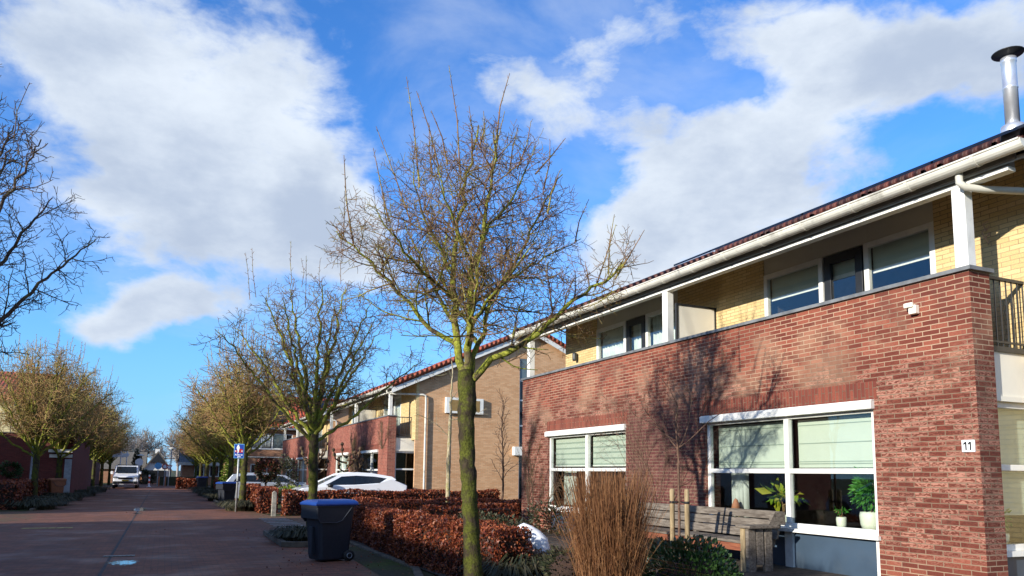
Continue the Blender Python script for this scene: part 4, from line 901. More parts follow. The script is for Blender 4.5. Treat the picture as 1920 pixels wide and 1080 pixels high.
# long straight water shoots above the crown
rs = random.Random(5); CS = dict(NEAR); CS.update(levels=3, space=[0, .2, .085, .1], len=[0, .16, .085, .05], start=[0, .1, .08, .1], ang=[(0, 0), (25, 50), (35, 70), (40, 70)])
tr.env = None
for (x0, y0, x1, y1, dd) in [(745, 400, 668, 205, .2), (760, 330, 725, 100, .1), (800, 290, 750, 130, -.3), (838, 300, 808, 75, .2), (860, 260, 850, 160, .3), (880, 240, 885, 170, -.3), (912, 230, 935, 90, -.3), (900, 300, 925, 170, -.1), (950, 290, 975, 190, .2), (985, 300, 1043, 225, .3),
                             (1000, 330, 1010, 230, .6), (640, 450, 612, 265, -.3), (700, 400, 662, 250, .5), (780, 300, 770, 200, .6), (1150, 510, 1208, 410, -.5), (1110, 530, 1150, 400, -.3), (1060, 440, 1085, 350, 1.), (1020, 380, 1045, 290, -.8), (930, 300, 945, 200, .8), (820, 280, 785, 170, -.7), (620, 440, 588, 400, 0), (1130, 500, 1140, 380, .4)]:
    a = T1(x0, y0, dd); b = T1(x1, y1, dd*1.2); m_ = a.lerp(b, .5)+RT*rs.uniform(-.04, .04)
    dirs = []; pts = [a, a.lerp(m_, .5), m_, m_.lerp(b, .5), b]; ds = [(b-a).normalized()]*5; rad = [.0115, .010, .008, .006, .0038]
    tr.thin.tube(pts, rad, 4); tr.kids(pts, ds, rad, (b-a).length, 2, CS)
tr.thick.build('limbs', M['barklimb'], t, local=True); tr.thin.build('crown', M['twig'], t, local=True)

def auto_tree(name, label, loc, seed, H0, Rx, zc, up_r, dn_r, nl, cfg, r0, barks, group=None, lean=(0, 0), shoots=8, mid=None):
    t = thing(name, label, 'tree', loc, group=group); r = random.Random(seed)
    trunkmesh([(0, 0, 0), (lean[0]*.4, lean[1]*.4, H0*.5), (lean[0], lean[1], H0)], [r0*1.2, r0, r0*.95], seed).build('trunk', M[barks[0]], t, local=True)
    env = lambda p: ((p.x-lean[0])/Rx)**2+((p.y-lean[1])/Rx)**2+((p.z-zc)/(up_r if p.z > zc else dn_r))**2 < 1
    tr = Tree(seed, env, .3)
    for k in range(nl):
        az = 2.4*k+r.uniform(-.3, .3); el = .18+.82*((k+.5)/nl); base = Vector((lean[0], lean[1], H0-.25+.55*(1-el)*1.1)); hr = Rx*.95*el; top = zc+up_r*.85*(1-el)**.6-dn_r*.10*el
        e = Vector((lean[0]+hr*math.cos(az), lean[1]+hr*math.sin(az), top)); m1 = base.lerp(e, .33)+Vector((0, 0, -.12*el*2+.1)); m2 = base.lerp(e, .68)+Vector((0, 0, .02))
        rr = r0*(.62-.22*el); tr.limb([base, m1, m2, e], [rr, rr*.75, rr*.45, rr*.14], cfg, wob=.025)
    tr.env = None; CS2 = dict(cfg); CS2.update(levels=3, space=[0, .2, .10, .1], len=[0, .16, .12, .05])
    for k in range(shoots):
        az = r.uniform(0, 6.28); q = r.uniform(.1, .75); a = Vector((lean[0]+Rx*q*math.cos(az), lean[1]+Rx*q*math.sin(az), zc+up_r*.75*(1-q*q))); b = a+Vector((math.cos(az)*.3*q, math.sin(az)*.3*q, r.uniform(.6, 1.2)))
        rm = cfg['rmin']; pts = [a, a.lerp(b, .5)+Vector((r.uniform(-.06, .06), r.uniform(-.06, .06), 0)), b]; rad = [rm*1.5, rm*1.15, rm*.8]; tr.thin.tube(pts, rad, 4); tr.kids(pts, [(b-a).normalized()]*3, rad, (b-a).length, 2, CS2)
    tr.thick.build('limbs', M[barks[1]], t, local=True); tr.thin.build('crown', M[barks[2]], t, local=True); return t
MIDC = dict(NEAR); MIDC.update(rmin=.0055, rad=[0, .018, .0095, .0062], space=[0, .16, .085, .06], len=[0, 1.05, .45, .16], rthick=.016)
LEFTC = dict(MIDC); LEFTC.update(space=[0, .21, .115, .075], rmin=.0052)
OPENC = dict(MIDC); OPENC.update(space=[0, .20, .11, .075], rmin=.0052)
FARC = dict(NEAR); FARC.update(levels=3, rmin=.011, rad=[0, .022, .014, .011], space=[0, .14, .085, .1], len=[0, .95, .46, .16], rthick=.018, trop=[0, .8, .9, .7, .3], seg=[.2, .2, .16, .12, .1])
FARC.update(space=[0, .15, .09, .1], len=[0, 1.15, .55, .16], rmin=.009)
auto_tree('street_tree', 'bare mossy tree rising behind the nearest blue lidded bin, second of the right row', (3.32, 18.9, 0), 8, 2.5, 3.15, 4.1, 2.9, 1.15, 15, OPENC, .115, ('bark', 'barklimb', 'twig'), lean=(-.05, 0))
auto_tree('street_tree', 'dark silhouetted bare tree reaching in from the left edge of the photo', (-4.1, 14.6, 0), 33, 2.3, 3.45, 4.5, 5.3, 1.7, 26, LEFTC, .14, ('bark', 'twigleft', 'twigleft'), shoots=14)
FT = auto_tree('street_tree', 'ochre bare tree standing right behind the blue street sign', (3.05, 33.9, 0), 41, 2.4, 3.1, 4.5, 2.9, 1.6, 23, FARC, .13, ('bark', 'barklimb', 'twigfar'), group='bare street trees down the street', shoots=22)
FT2 = auto_tree('street_tree', 'ochre bare tree beside the left lamp post, nearest of the left row', (-5.4, 41.2, 0), 57, 2.3, 3.6, 4.6, 3.4, 1.7, 26, FARC, .14, ('bark', 'barklimb', 'twigfar'), group='bare street trees down the street', shoots=22)
rows = [(3.25, 43.5, 'bare tree with pale forked trunk just left of the street sign'), (3.3, 51.9, 'bare tree of the right row with laurel bush beside its trunk'), (3.3, 60., 'bare tree of the right row, fourth beyond the street sign'), (3.2, 68, 'bare tree of the right row in front of the bungalow windows'), (3.1, 77, 'bare tree second from the far end of the right row'), (3.0, 86, 'farthest bare tree at the end of the right row')]
for k, (x, y, lb) in enumerate(rows): copy_thing((FT, FT2)[k % 2], (x, y, 0), 1.3*k+.7, (1.0, .96, .97, .94, .95, .92)[k], lb)
rows = [(-5.2, 48.0, 'bare dark trunked tree by the brown bin on the left'), (-5.3, 55.5, 'bare tree with brightest sunlit green trunk on the left'), (-5.25, 63., 'bare tree of the left row, fourth down the street'), (-5.2, 70.5, 'bare tree of the left row, fifth down the street'), (-5.1, 78., 'bare tree nearest behind the parked van'), (-5.0, 87, 'farthest bare tree of the left row')]
for k, (x, y, lb) in enumerate(rows): copy_thing((FT2, FT)[k % 2], (x, y, 0), 1.1*k+2.1, (1.0, 1.02, .98, 1., .96, .92)[k], lb)
# small trees round the houses
def sapling(name, label, loc, pts, rads, limbs, mat, cfg, lump=.004):
    t = thing(name, label, 'tree', loc); trunkmesh(pts, rads, 3, 10, lump).build('trunk', M[mat], t, local=True); tr = Tree(hash(label) % 1 + 17, None, .3)
    for p, r0 in limbs: n = len(p); tr.limb(p, [r0*(1-.8*i/(n-1)) for i in range(n)], cfg, wob=.012)
    if tr.thin.v: tr.thick.add(tr.thin.v, tr.thin.f, 0, smooth=True)
    tr.thick.build('crown', M[mat], t, local=True); return t
SAP = dict(NEAR); SAP.update(levels=3, space=[0, .22, .17, .1], len=[0, .30, .12, .05], rmin=.0032, rad=[0, .006, .004, .003], rthick=-1, start=[0, .35, .2, .1])
def vr(a, b, c): return RT*a+DP*b+Vector((0, 0, c))
sapling('young_tree', 'young bare tree tied between two stakes in front of the brick wall', (6.75, 9.05, .3), [(0, 0, 0), (0, 0, 1.0), (.0, .0, 1.55), (-.01, .0, 1.72)], [.02, .017, .016, .018],
        [([vr(0, 0, 1.68), vr(-.12, .03, 1.85), vr(-.30, .06, 2.05), vr(-.5, .1, 2.3), vr(-.52, .1, 2.42)], .012), ([vr(0, 0, 1.7), vr(-.04, -.05, 1.95), vr(-.02, -.08, 2.3), vr(-.14, -.1, 2.55), vr(-.34, -.1, 2.8)], .012),
         ([vr(0, 0, 1.7), vr(.12, .03, 1.9), vr(.19, .05, 2.2), vr(.21, .06, 2.5), vr(.1, .08, 2.62)], .012), ([vr(0, 0, 1.7), vr(.22, -.05, 1.88), vr(.42, -.1, 2.08), vr(.66, -.12, 2.25), vr(.86, -.1, 2.3)], .011),
         ([vr(-.03, 0, 1.8), vr(-.25, .1, 1.98), vr(-.42, .12, 2.1), vr(-.6, .1, 2.16)], .008), ([vr(0, 0, 1.75), vr(.02, .1, 2.0), vr(-.02, .18, 2.3)], .008)], 'thinbark', SAP)
st = thing('tree_stake', 'left wooden stake holding the young tree by the bench', 'stake', (6.72, 9.17, .25), group='tree stakes')
s_ = MB(); s_.lathe([(.036, -.3), (.036, 1.13), (.032, 1.16), (.001, 1.165)], (0, 0, 0), 14); s_.build('post', M['stake'], st, local=True)
s_ = MB(); s_.tube([(0, 0, .98), (.012, -.06, .97), (.0, -.13, .98)], .012, 6); s_.lathe([(.039, .955), (.039, .99)], (0, 0, 0), 12); s_.build('tie', M['rubber'], st, local=True)
copy_thing(st, (6.80, 8.93, .25), math.pi, 1., 'right wooden stake holding the young tree by the bench')
COLT = dict(SAP); COLT.update(space=[0, .10, .12, .1], len=[0, .75, .26, .1], trop=[0, 2.4, 1.2, .5, 0], rmin=.006, rad=[0, .012, .008, .006], ang=[(0, 0), (28, 50), (30, 60), (30, 60)], start=[0, .2, .2, .1], taper=[0, .5, .4, .3], levels=3)
sapling('columnar_tree', 'slender dark upright bare tree in front of the tan gable wall', (9.55, 21.7, 0), [(0, 0, 0), (0, 0, .8)], [.05, .04], [([(0, 0, .7), (.02, 0, 1.6), (-.03, .02, 2.8), (0, 0, 3.9)], .04)], 'thinbark', COLT)
PALE = dict(SAP); PALE.update(space=[0, .55, .16, .1], len=[0, 1.5, .5, .2], rmin=.006, rad=[0, .018, .010, .007], start=[0, .3, .15, .1], ang=[(0, 0), (55, 80), (35, 60), (30, 60)], levels=3, trop=[0, .8, 1, .5, 0])
sapling('pale_trunk_tree', 'thin pale trunked bare tree standing just left of the large mossy trunk', (8.05, 22.5, 0), [(0, 0, 0), (0, 0, 2), (.03, 0, 3.4)], [.075, .065, .05], [([(.03, 0, 1.6), (.02, 0, 3.2), (.06, 0, 4.6), (.0, .05, 5.4)], .055)], 'palebark', PALE)
# pollarded limes before the second house
def pollard(label, loc, seed):
    t = thing('pollard_tree', label, 'tree', loc, group='pollarded limes'); r = random.Random(seed)
    trunkmesh([(0, 0, 0), (0, 0, 1.7)], [.10, .085], seed, 12, .008).build('trunk', M['bark'], t, local=True); mb = MB()
    for k in range(7):
        az = 2.4*k; L = r.uniform(.35, .8); h = 1.5+.12*k; a = Vector((0, 0, h)); b = a+Vector((math.cos(az)*L*.8, math.sin(az)*L*.5, .1+.2*r.random())); c = b+Vector((math.cos(az)*.1, 0, r.uniform(.25, .5)))
        mb.tube([a, a.lerp(b, .5)+Vector((0, 0, -.04)), b, c], [.05, .04, .035, .03], 7)
        for q in (c, b.lerp(c, .45)): mb.lathe([(.001, -.09), (.06, -.06), (.085, 0), (.06, .06), (.001, .09)], q, 8)
    mb.build('crown', M['twigleft'], t, local=True); return t
pollard('knobbly pollarded tree left of the white crossover car roof', (5.95, 33.4, 0), 3); pollard('knobbly pollarded tree behind the white crossover car windscreen', (7.3, 33.6, 0), 6)
# garden shrubs
def leafshrub(name, label, cat, loc, c, r, n, size, mat, seed, lumps=14, stem=None, shell=.5, core=None, group=None, asp=.5):
    t = thing(name, label, cat, loc, group=group); leafmesh('foliage', blob_pts(n, c, r, seed, shell, lumps), size, mat, t, asp=asp, seed=seed)
    if stem:
        s_ = MB(); s_.tube([(0, 0, 0), (0, 0, stem)], [.035, .03], 8)
        for k in range(5): s_.tube([(0, 0, stem*.9), (math.cos(k*1.3)*r[0]*.4, math.sin(k*1.3)*r[1]*.4, c[2])], [.02, .01], 5)
        s_.build('stem', M['twigleft'], t, local=True)
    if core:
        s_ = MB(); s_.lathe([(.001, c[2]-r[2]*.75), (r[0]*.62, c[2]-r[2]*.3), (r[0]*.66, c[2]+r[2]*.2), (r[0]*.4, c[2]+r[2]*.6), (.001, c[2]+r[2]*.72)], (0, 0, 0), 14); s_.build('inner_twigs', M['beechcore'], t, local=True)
    return t
ph = leafshrub('ball_tree', 'small round dark red lollipop tree in front of the silver car', 'tree', (4.02, 34.4, 0), (0, 0, 1.62), (.62, .62, .52), 1500, .11, 'photinia', 3, 10, 1.2)
leafmesh('red_tips', blob_pts(260, (0, 0, 1.86), (.5, .5, .38), 9, .3, 6), .11, 'photred', ph, seed=4, up=.5)
leafshrub('tall_shrub', 'upright green grey shrub at the corner of the farthest brick row house', 'shrub', (5.4, 38.4, 0), (0, 0, 1.35), (.62, .6, 1.1), 1500, .10, 'haygreen', 5, 12)
leafshrub('laurel', 'bright yellow green bush between two right hand tree trunks', 'shrub', (3.75, 47.5, 0), (0, 0, 1.5), (.75, .9, 1.3), 1300, .17, 'laurel', 6, 12)
leafshrub('laurel', 'low yellow green bush on the hedge before the silver car', 'shrub', (4.75, 31.3, 0), (0, 0, .72), (.75, .45, .35), 700, .12, 'laurel', 7, 10)
leafshrub('round_bush', 'dark round bush against the left dark brick wall', 'shrub', (-7.25, 46.9, 0), (0, 0, 1.5), (.62, .5, .5), 900, .12, 'evergreen', 8, 10, 1.0)
leafshrub('conifer', 'narrow dark column conifer behind the van at the street end', 'tree', (-2.75, 93, 0), (0, 0, 1.9), (.5, .5, 1.9), 1500, .2, 'haygreen', 9, 10)
leafshrub('round_bush', 'dark bushes beside the white gabled house at the street end', 'shrub', (-1.9, 92, 0), (0, 0, .7), (1.3, .8, .9), 1100, .2, 'haygreen', 10, 10)
leafshrub('evergreen_shrub', 'large dark evergreen shrub in front of the wooden bench', 'shrub', (5.45, 7.15, .12), (0, 0, .08), (.72, .95, .68), 9000, .050, 'evergreen', 12, 26, None, .35, True, asp=.62)
leafshrub('evergreen_shrub', 'small green shrub between the beech hedge and tall dry grass', 'shrub', (4.75, 8.65, .1), (0, 0, .25), (.4, .5, .38), 1700, .055, 'haygreen', 13, 12, None, .5, True)
leafshrub('purple_shrub', 'dark purple leaved bush against the near brick wall end', 'shrub', (7.7, 14.9, .3), (0, 0, .28), (.35, 1.3, .48), 1500, .07, 'photinia', 15, 16, None, .6)
leafshrub('heather_clump', 'grey green low clump behind the front beech hedge', 'shrub', (5.9, 14.2, .2), (0, 0, .3), (.8, 1.6, .38), 2400, .06, 'haygreen', 16, 16, None, .6)
def sedge(label, loc, r, h, n, seed, group='low dark grassy clumps', mat='sedge'):
    rng = random.Random(seed); mb = MB()
    for k in range(n):
        a = rng.random()*6.28; q = math.sqrt(rng.random())*r[0]; b = rng.uniform(-.6, .6)+a; x = math.cos(a)*q; y = math.sin(a)*q*r[1]/r[0]; L = h*rng.uniform(.6, 1.3); ux, uy = math.cos(b), math.sin(b); w = .008+.004*rng.random()
        p = [(x, y, 0), (x+ux*L*.25, y+uy*L*.25, L*.7), (x+ux*L*.75, y+uy*L*.75, L*.75), (x+ux*L*1.15, y+uy*L*1.15, L*.45)]
        nx, ny = -uy*w, ux*w; vs = []
        for (px, py, pz) in p: vs += [(px-nx, py-ny, pz), (px+nx, py+ny, pz)]
        mb.add(vs, [(0, 1, 3, 2), (2, 3, 5, 4), (4, 5, 7, 6)])
    o = mb.build('grass_clump', M[mat]); o.location = loc; return setp(o, label, 'grass clump', group)
sedge('low dark sedge clump in the kerbed tree pit left of the nearest bin', (2.95, 17.9, .08), (.55, .9), .26, 900, 1)
for k, (x, y, rr, lb) in enumerate([(2.95, 32.9, .62, 'dry grassy clump round the foot of the blue sign pole'), (-4.6, 35.3, .8, 'nearest dark clump along the left verge in front of the hedge'), (-4.5, 38.6, .8, 'second dark clump along the left verge'), (-4.45, 44.5, .75, 'third dark clump along the left verge, before the brown bin'), (-4.4, 51.5, .8, 'fourth dark clump along the left verge'), (-4.4, 60, .8, 'farthest dark clump along the left verge'),
                                 (2.8, 43.4, .6, 'nearest dark clump round a right hand trunk beyond the blue lidded bin'), (2.7, 51.8, .7, 'second dark clump round a right hand trunk'), (2.7, 60, .75, 'farthest dark clump round a right hand trunk')]):
    sedge(lb, (x, y, .0), (rr, rr*1.3), .42, 700, 20+k, mat='sedge' if k else 'sedge')
sedge('grassy tuft in front of the hedge end below the mossy tree', (4.55, 9.9, .1), (.4, .5), .35, 260, 40)
# tree pits with kerbs
mb = MB(); mb.prism([(2.35, 16.95), (2.60, 16.75), (3.5, 16.75), (3.5, 16.87), (2.65, 16.87), (2.47, 17.02), (2.47, 20.2), (2.35, 20.2)], 'z', 0, .12); mb.box(2.47, 3.6, 20.08, 20.2, 0, .115); setp(mb.build('tree_pit_kerb', M['kerb'], bevel=.015), kind='structure')
mb = MB(); mb.box(2.47, 3.6, 16.88, 20.07, .0, .07); setp(mb.build('tree_pit_soil', M['soil']), kind='structure')

# ------------------------------------------------------------------ beech hedges
def hedge(label, path, w, h, dens, size, seed, z0=0., group='clipped beech hedges'):
    p0 = Vector((path[0][0], path[0][1], z0)); t = thing('beech_hedge', label, 'hedge', p0, group=group); rng = np.random.default_rng(seed); P = []; core = MB()
    for (a, b) in zip(path, path[1:]):
        A = np.array(a[:2], float); B = np.array(b[:2], float); L = np.linalg.norm(B-A); u = (B-A)/L; v = np.array([-u[1], u[0]]); n = int(dens*L*(2*h+w))
        s_ = rng.random(n)*(L+w*.6)-w*.3; face = rng.random(n)*(2*h+w); dep = rng.random(n)**1.8*.11-.02
        ed = .05*np.sin(s_*2.1+seed)+.03*np.sin(s_*5.3+1)
        y = np.where(face < h, -w/2+dep+ed*.6, np.where(face < 2*h, w/2-dep+ed*.6, (face-2*h)-w/2)); z = np.where(face < h, face, np.where(face < 2*h, face-h, h-dep+ed*.7))
        XY = A+np.outer(s_, u)+np.outer(y, v); P.append(np.column_stack([XY, z0+z]))
        if a is path[0] or b is path[-1]:
            for (q_, sg_) in ((A, -1), (B, 1)):
                if (sg_ < 0 and a is path[0]) or (sg_ > 0 and b is path[-1]):
                    m_ = int(dens*w*h*1.3); e_ = q_+sg_*u*(w*.3-rng.random((m_, 1))*.1); P.append(np.column_stack([e_+np.outer((rng.random(m_)-.5)*w, v), z0+rng.random(m_)*h]))
        c = [A-u*w*.2-v*(w/2-.08), B+u*w*.2-v*(w/2-.08), B+u*w*.2+v*(w/2-.08), A-u*w*.2+v*(w/2-.08)]
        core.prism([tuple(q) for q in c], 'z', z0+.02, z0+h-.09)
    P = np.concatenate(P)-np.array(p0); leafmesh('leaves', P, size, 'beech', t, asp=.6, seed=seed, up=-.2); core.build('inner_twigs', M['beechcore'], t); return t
hedge('near beech hedge curving along the street in front of number 11', [(4.45, 19.9), (4.42, 17.3), (4.32, 14.5), (4.25, 12.6), (4.42, 11.2), (4.62, 10.3)], .62, .80, 1900, .050, 1)
hedge('shaded beech hedge running from the street to the near house', [(4.9, 20.5), (9.4, 20.3)], .6, .86, 1100, .056, 2)
hedge('long sunlit beech hedge in front of the white crossover car', [(4.2, 28.95), (12.5, 29.4)], .62, .88, 520, .085, 3)
hedge('short beech hedge beside the blue sign pole', [(3.72, 33.6), (3.70, 30.9)], .7, .92, 520, .085, 4)
hedge('left beech hedge at the photo edge facing the side street', [(-14, 34.9), (-5.3, 34.9)], 1.0, 1.05, 260, .11, 5)
hedge('left beech hedge running along the verge past the lamp post', [(-5.9, 35.6), (-5.95, 46.5)], .9, 1.0, 260, .11, 6)
hedge('low beech hedge on the right beyond the second bin', [(3.9, 38.5), (3.7, 62)], .7, .9, 200, .12, 7)
hedge('far low beech hedge right of the traffic cone', [(1.2, 70.5), (3.0, 70.5)], .7, .85, 300, .14, 8)
hedge('far left beech hedge beside the parked van', [(-6.4, 57), (-6.2, 71)], .7, 1.0, 200, .13, 9)
hedge('small beech hedge stub between front hedge and near wall', [(5.6, 16.9), (7.6, 16.9)], .55, .75, 600, .07, 10, .1)
# ------------------------------------------------------------------ tall dry grass
def stalks(label, loc, rx_, ry_, h, n, seed):
    rng = random.Random(seed); t = thing('ornamental_grass', label, 'grass clump', loc); mb = MB(); pm = MB()
    for k in range(n):
        a = rng.random()*6.283; q = math.sqrt(rng.random()); x, y = math.cos(a)*q*rx_*.62, math.sin(a)*q*ry_*.62; L = h*rng.uniform(.62, 1.05); lean = .24*q+rng.gauss(0, .08); ux, uy = math.cos(a+rng.gauss(0, .5)), math.sin(a+rng.gauss(0, .5)); w = rng.uniform(.0022, .0045)
        b = rng.random()*6.28; nx, ny = math.cos(b)*w, math.sin(b)*w; vs = []; m_ = 5; cx_ = rng.gauss(0, .035); broken = rng.random() < .09
        for i in range(m_+1):
            s_ = i/m_; d = lean*s_*s_*h*.55+(max(0, s_-.7)*L*1.4 if broken else 0); zz = L*s_-(max(0, s_-.7)*L*1.2 if broken else 0); ww = (1-.6*s_)
            px, py = x+ux*d+cx_*math.sin(s_*5), y+uy*d+cx_*math.cos(s_*4); vs += [(px-nx*ww, py-ny*ww, zz), (px+nx*ww, py+ny*ww, zz)]
        mb.add(vs, [(2*i, 2*i+1, 2*i+3, 2*i+2) for i in range(m_)])
        if rng.random() < .55:   # hanging dry blade
            i = rng.uniform(.3, .85); px, py, zz = x+ux*lean*i*i*h*.55, y+uy*lean*i*i*h*.55, L*i; c = rng.random()*6.28; l2 = rng.uniform(.12, .35); ex_, ey_ = math.cos(c)*l2*.5, math.sin(c)*l2*.5; w2 = .004; fx_, fy_ = -math.sin(c)*w2, math.cos(c)*w2
            pm.add([(px-fx_, py-fy_, zz), (px+fx_, py+fy_, zz), (px+ex_*.5-fx_, py+ey_*.5-fy_, zz+l2*.35), (px+ex_*.5+fx_, py+ey_*.5+fy_, zz+l2*.35), (px+ex_, py+ey_, zz+l2*.1)], [(0, 1, 3, 2), (2, 3, 4)])
    mb.build('stalks', M['drygrass'], t, local=True); pm.build('blades', M['drygrass'], t, local=True); return t
stalks('tall tawny ornamental grass clump in front of the near house', (4.20, 6.82, .0), .40, .46, 1.60, 3600, 2)
# ------------------------------------------------------------------ wheelie bins
def bin_(label, loc, rz, group='wheelie bins', body='binbody', lid='binlid'):
    """back of the bin (handle, wheels) points to local +x"""
    t = thing('wheelie_bin', label, 'bin', loc, rz, group); b = MB()
    def ring(z, x0, x1, w, c=.04): return [(x0+c, -w, z), (x1-c, -w, z), (x1, -w+c, z), (x1, w-c, z), (x1-c, w, z), (x0+c, w, z), (x0, w-c, z), (x0, -w+c, z)]
    rs_ = [ring(.03, -.24, .26, .225), ring(.06, -.25, .27, .235), ring(.5, -.285, .30, .255), ring(.98, -.32, .335, .275)]
    vs = sum(rs_, []); fs = [tuple(range(7, -1, -1))]
    for i in range(len(rs_)-1): fs += [(8*i+k, 8*i+(k+1) % 8, 8*i+8+(k+1) % 8, 8*i+8+k) for k in range(8)]
    b.add(vs, fs)
    b.box(-.335, -.245, -.06, .06, .12, .62)    # front rib
    b.build('body', M[body], t, local=True, bevel=.012)
    c = MB()   # flared collar with the sloping lower edge
    for s_ in (-1, 1):
        y0, y1 = s_*.262, s_*.292
        c.prism([(-.36, .99), (-.355, .78), (-.30, .70), (-.02, .69), (.09, .73), (.27, .98), (.27, .99)], 'y', y0, y1)
    c.box(-.375, -.33, -.292, .292, .76, .985); c.box(-.38, .34, -.30, .30, .965, .995); co_ = c.build('collar', M[body], t, local=True, bevel=.01)
    for s_ in (-1, 1): c = MB(); c.tube([(-.36, s_*.29, .97), (-.355, s_*.293, .78), (-.30, s_*.293, .70), (-.02, s_*.293, .69), (.09, s_*.293, .73), (.27, s_*.293, .975)], .009, 6); c.build('collar_rim', M['rimgrey'], co_, local=True)
    l = MB()
    def lr(z, e): return [(-.40+e, -.305+e, z), (.37-e*.3, -.305+e, z), (.40-e*.3, -.27+e, z), (.40-e*.3, .27-e, z), (.37-e*.3, .305-e, z), (-.40+e, .305-e, z)]
    rr = [lr(.998, .0), lr(1.03, .0), lr(1.06, .03), lr(1.085, .08), lr(1.095, .15)]; vs = sum(rr, []); fs = [(5, 4, 3, 2, 1, 0), tuple(24+k for k in range(6))]
    for i in range(4): fs += [(6*i+k, 6*i+(k+1) % 6, 6*i+6+(k+1) % 6, 6*i+6+k) for k in range(6)]
    l.add(vs, fs); l.build('lid', M[lid], t, local=True, bevel=.008)
    l = MB(); l.tube([(.40, -.24, .99), (.44, -.23, 1.0), (.44, .23, 1.0), (.40, .24, .99)], .016, 8); l.build('handle', M[body], t, local=True)
    for s_ in (-1, 1):
        w = MB(); prof = [(.001, -.03), (.055, -.032), (.06, -.022), (.095, -.026), (.10, -.01), (.10, .012), (.095, .026), (.05, .022), (.001, .02)]
        n = 22; vs = []; fs = []
        for (r, d) in prof:
            for k in range(n): a = 2*math.pi*k/n; vs.append((.235+r*math.cos(a), s_*(.275-d if False else .275)+s_*(-d), .10+r*math.sin(a)))
        for i in range(len(prof)-1): fs += [(i*n+k, i*n+(k+1) % n, i*n+n+(k+1) % n, i*n+n+k) for k in range(n)]
        w.add(vs, fs, smooth=True); wo = w.build('wheel', M['rubber'], t, local=True)
        w = MB(); w.tube([(.235+.045*math.cos(a), s_*.308, .10+.045*math.sin(a)) for a in [2*math.pi*k/16 for k in range(17)]], .006, 6); w.build('hub_ring', M['polegrey'], wo, local=True)
    return t
nb_ = bin_('wheelie bin with bright blue lid standing nearest on the road edge', (2.80, 14.2, 0), R_(17)); nb_.scale = (1.1, 1.05, 1.0)
bin_('blue lidded wheelie bin beside the sign pole farther down the street', (2.62, 36.8, 0), R_(25)); bin_('small blue bin between the far right tree trunks', (2.75, 65, 0), R_(15))
bin_('orange brown bin against the dark wall on the left', (-5.0, 45.6, 0), R_(200), 'wheelie bins', 'brownplastic', 'brownplastic')
# ------------------------------------------------------------------ street sign
t = thing('street_sign', 'blue rectangular cycle street sign on a pole with mossy grey side', 'road sign', (2.63, 31.7, 0))
p = MB(); p.tube([(0, 0, 0), (0, 0, 2.66)], .036, 12, cap=True); p.build('pole', M['pole'], t, local=True)
p = MB(); p.lathe([(.043, 1.15), (.043, 1.2)], (0, 0, 0), 12); p.build('pole_band', M['steel'], t, local=True)
sg = thing('panel_dummy', '', 'x') if False else None
a = math.atan2(-.414, .91)*.6
def sp_(x, z, d):
    x *= .85; z = 2.08+(z-2.35)*.85
    return (x*math.cos(a)+d*math.sin(a), x*math.sin(a)-d*math.cos(a)-.045, z)
def signbox(mb, x0, x1, z0, z1, d0, d1): mb.add([sp_(x, z, d) for d in (d0, d1) for x, z in ((x0, z0), (x1, z0), (x1, z1), (x0, z1))], [(4, 5, 6, 7), (0, 3, 2, 1), (0, 1, 5, 4), (1, 2, 6, 5), (2, 3, 7, 6), (3, 0, 4, 7)])
p = MB(); signbox(p, -.22, .22, 2.35, 3.0, 0, .02); po = p.build('sign_plate', M['signlight'], t, local=True, bevel=.004)
p = MB(); signbox(p, -.20, .20, 2.37, 2.98, .02, .024); p.build('blue_field', M['signblue'], po, local=True)
def spoly(mb, pts, d): mb.add([sp_(x, z, d) for x, z in pts], [tuple(range(len(pts)))])
p = MB(); spoly(p, [(-.19, 2.62), (.17, 2.60), (.175, 2.72), (.12, 2.775), (.0, 2.78), (-.02, 2.72), (-.19, 2.72)], .026); p.build('red_car_symbol', M['signred'], po, local=True)
p = MB()
for cx_ in (-.15, .13):
    spoly(p, [(cx_+.028*math.cos(k*.785), 2.675+.028*math.sin(k*.785)) for k in range(8)], .028)
spoly(p, [(-.055, 2.965), (-.03, 2.965), (.0, 2.90), (.03, 2.82), (.0, 2.74), (-.015, 2.62), (-.05, 2.56), (-.075, 2.56), (-.06, 2.64), (-.08, 2.74), (-.12, 2.82), (-.09, 2.90)], .030); p.build('cyclist_symbol', M['signwhite'], po, local=True)
def text(body, size, x, z, d, mat, parent, ext=.001):
    cu = bpy.data.curves.new('lettering', 'FONT'); cu.body = body; cu.size = size; cu.extrude = ext; cu.align_x = 'CENTER'; cu.offset = size*.02
    o = bpy.data.objects.new('lettering', cu); COL.objects.link(o); bpy.context.view_layer.update()
    me = bpy.data.meshes.new_from_object(o.evaluated_get(bpy.context.evaluated_depsgraph_get())); bpy.data.objects.remove(o)
    o = bpy.data.objects.new('lettering', me); COL.objects.link(o); me.materials.clear(); me.materials.append(M[mat])
    o.parent = parent; X = sp_(x, z, d); o.matrix_local = Matrix.Translation(X) @ Matrix.Rotation(a, 4, 'Z') @ Matrix.Rotation(math.pi/2, 4, 'X'); return o
text('Auto te', .092, -.005, 2.475, .026, 'signwhite', po); text('gast', .08, .01, 2.395, .026, 'signwhite', po)
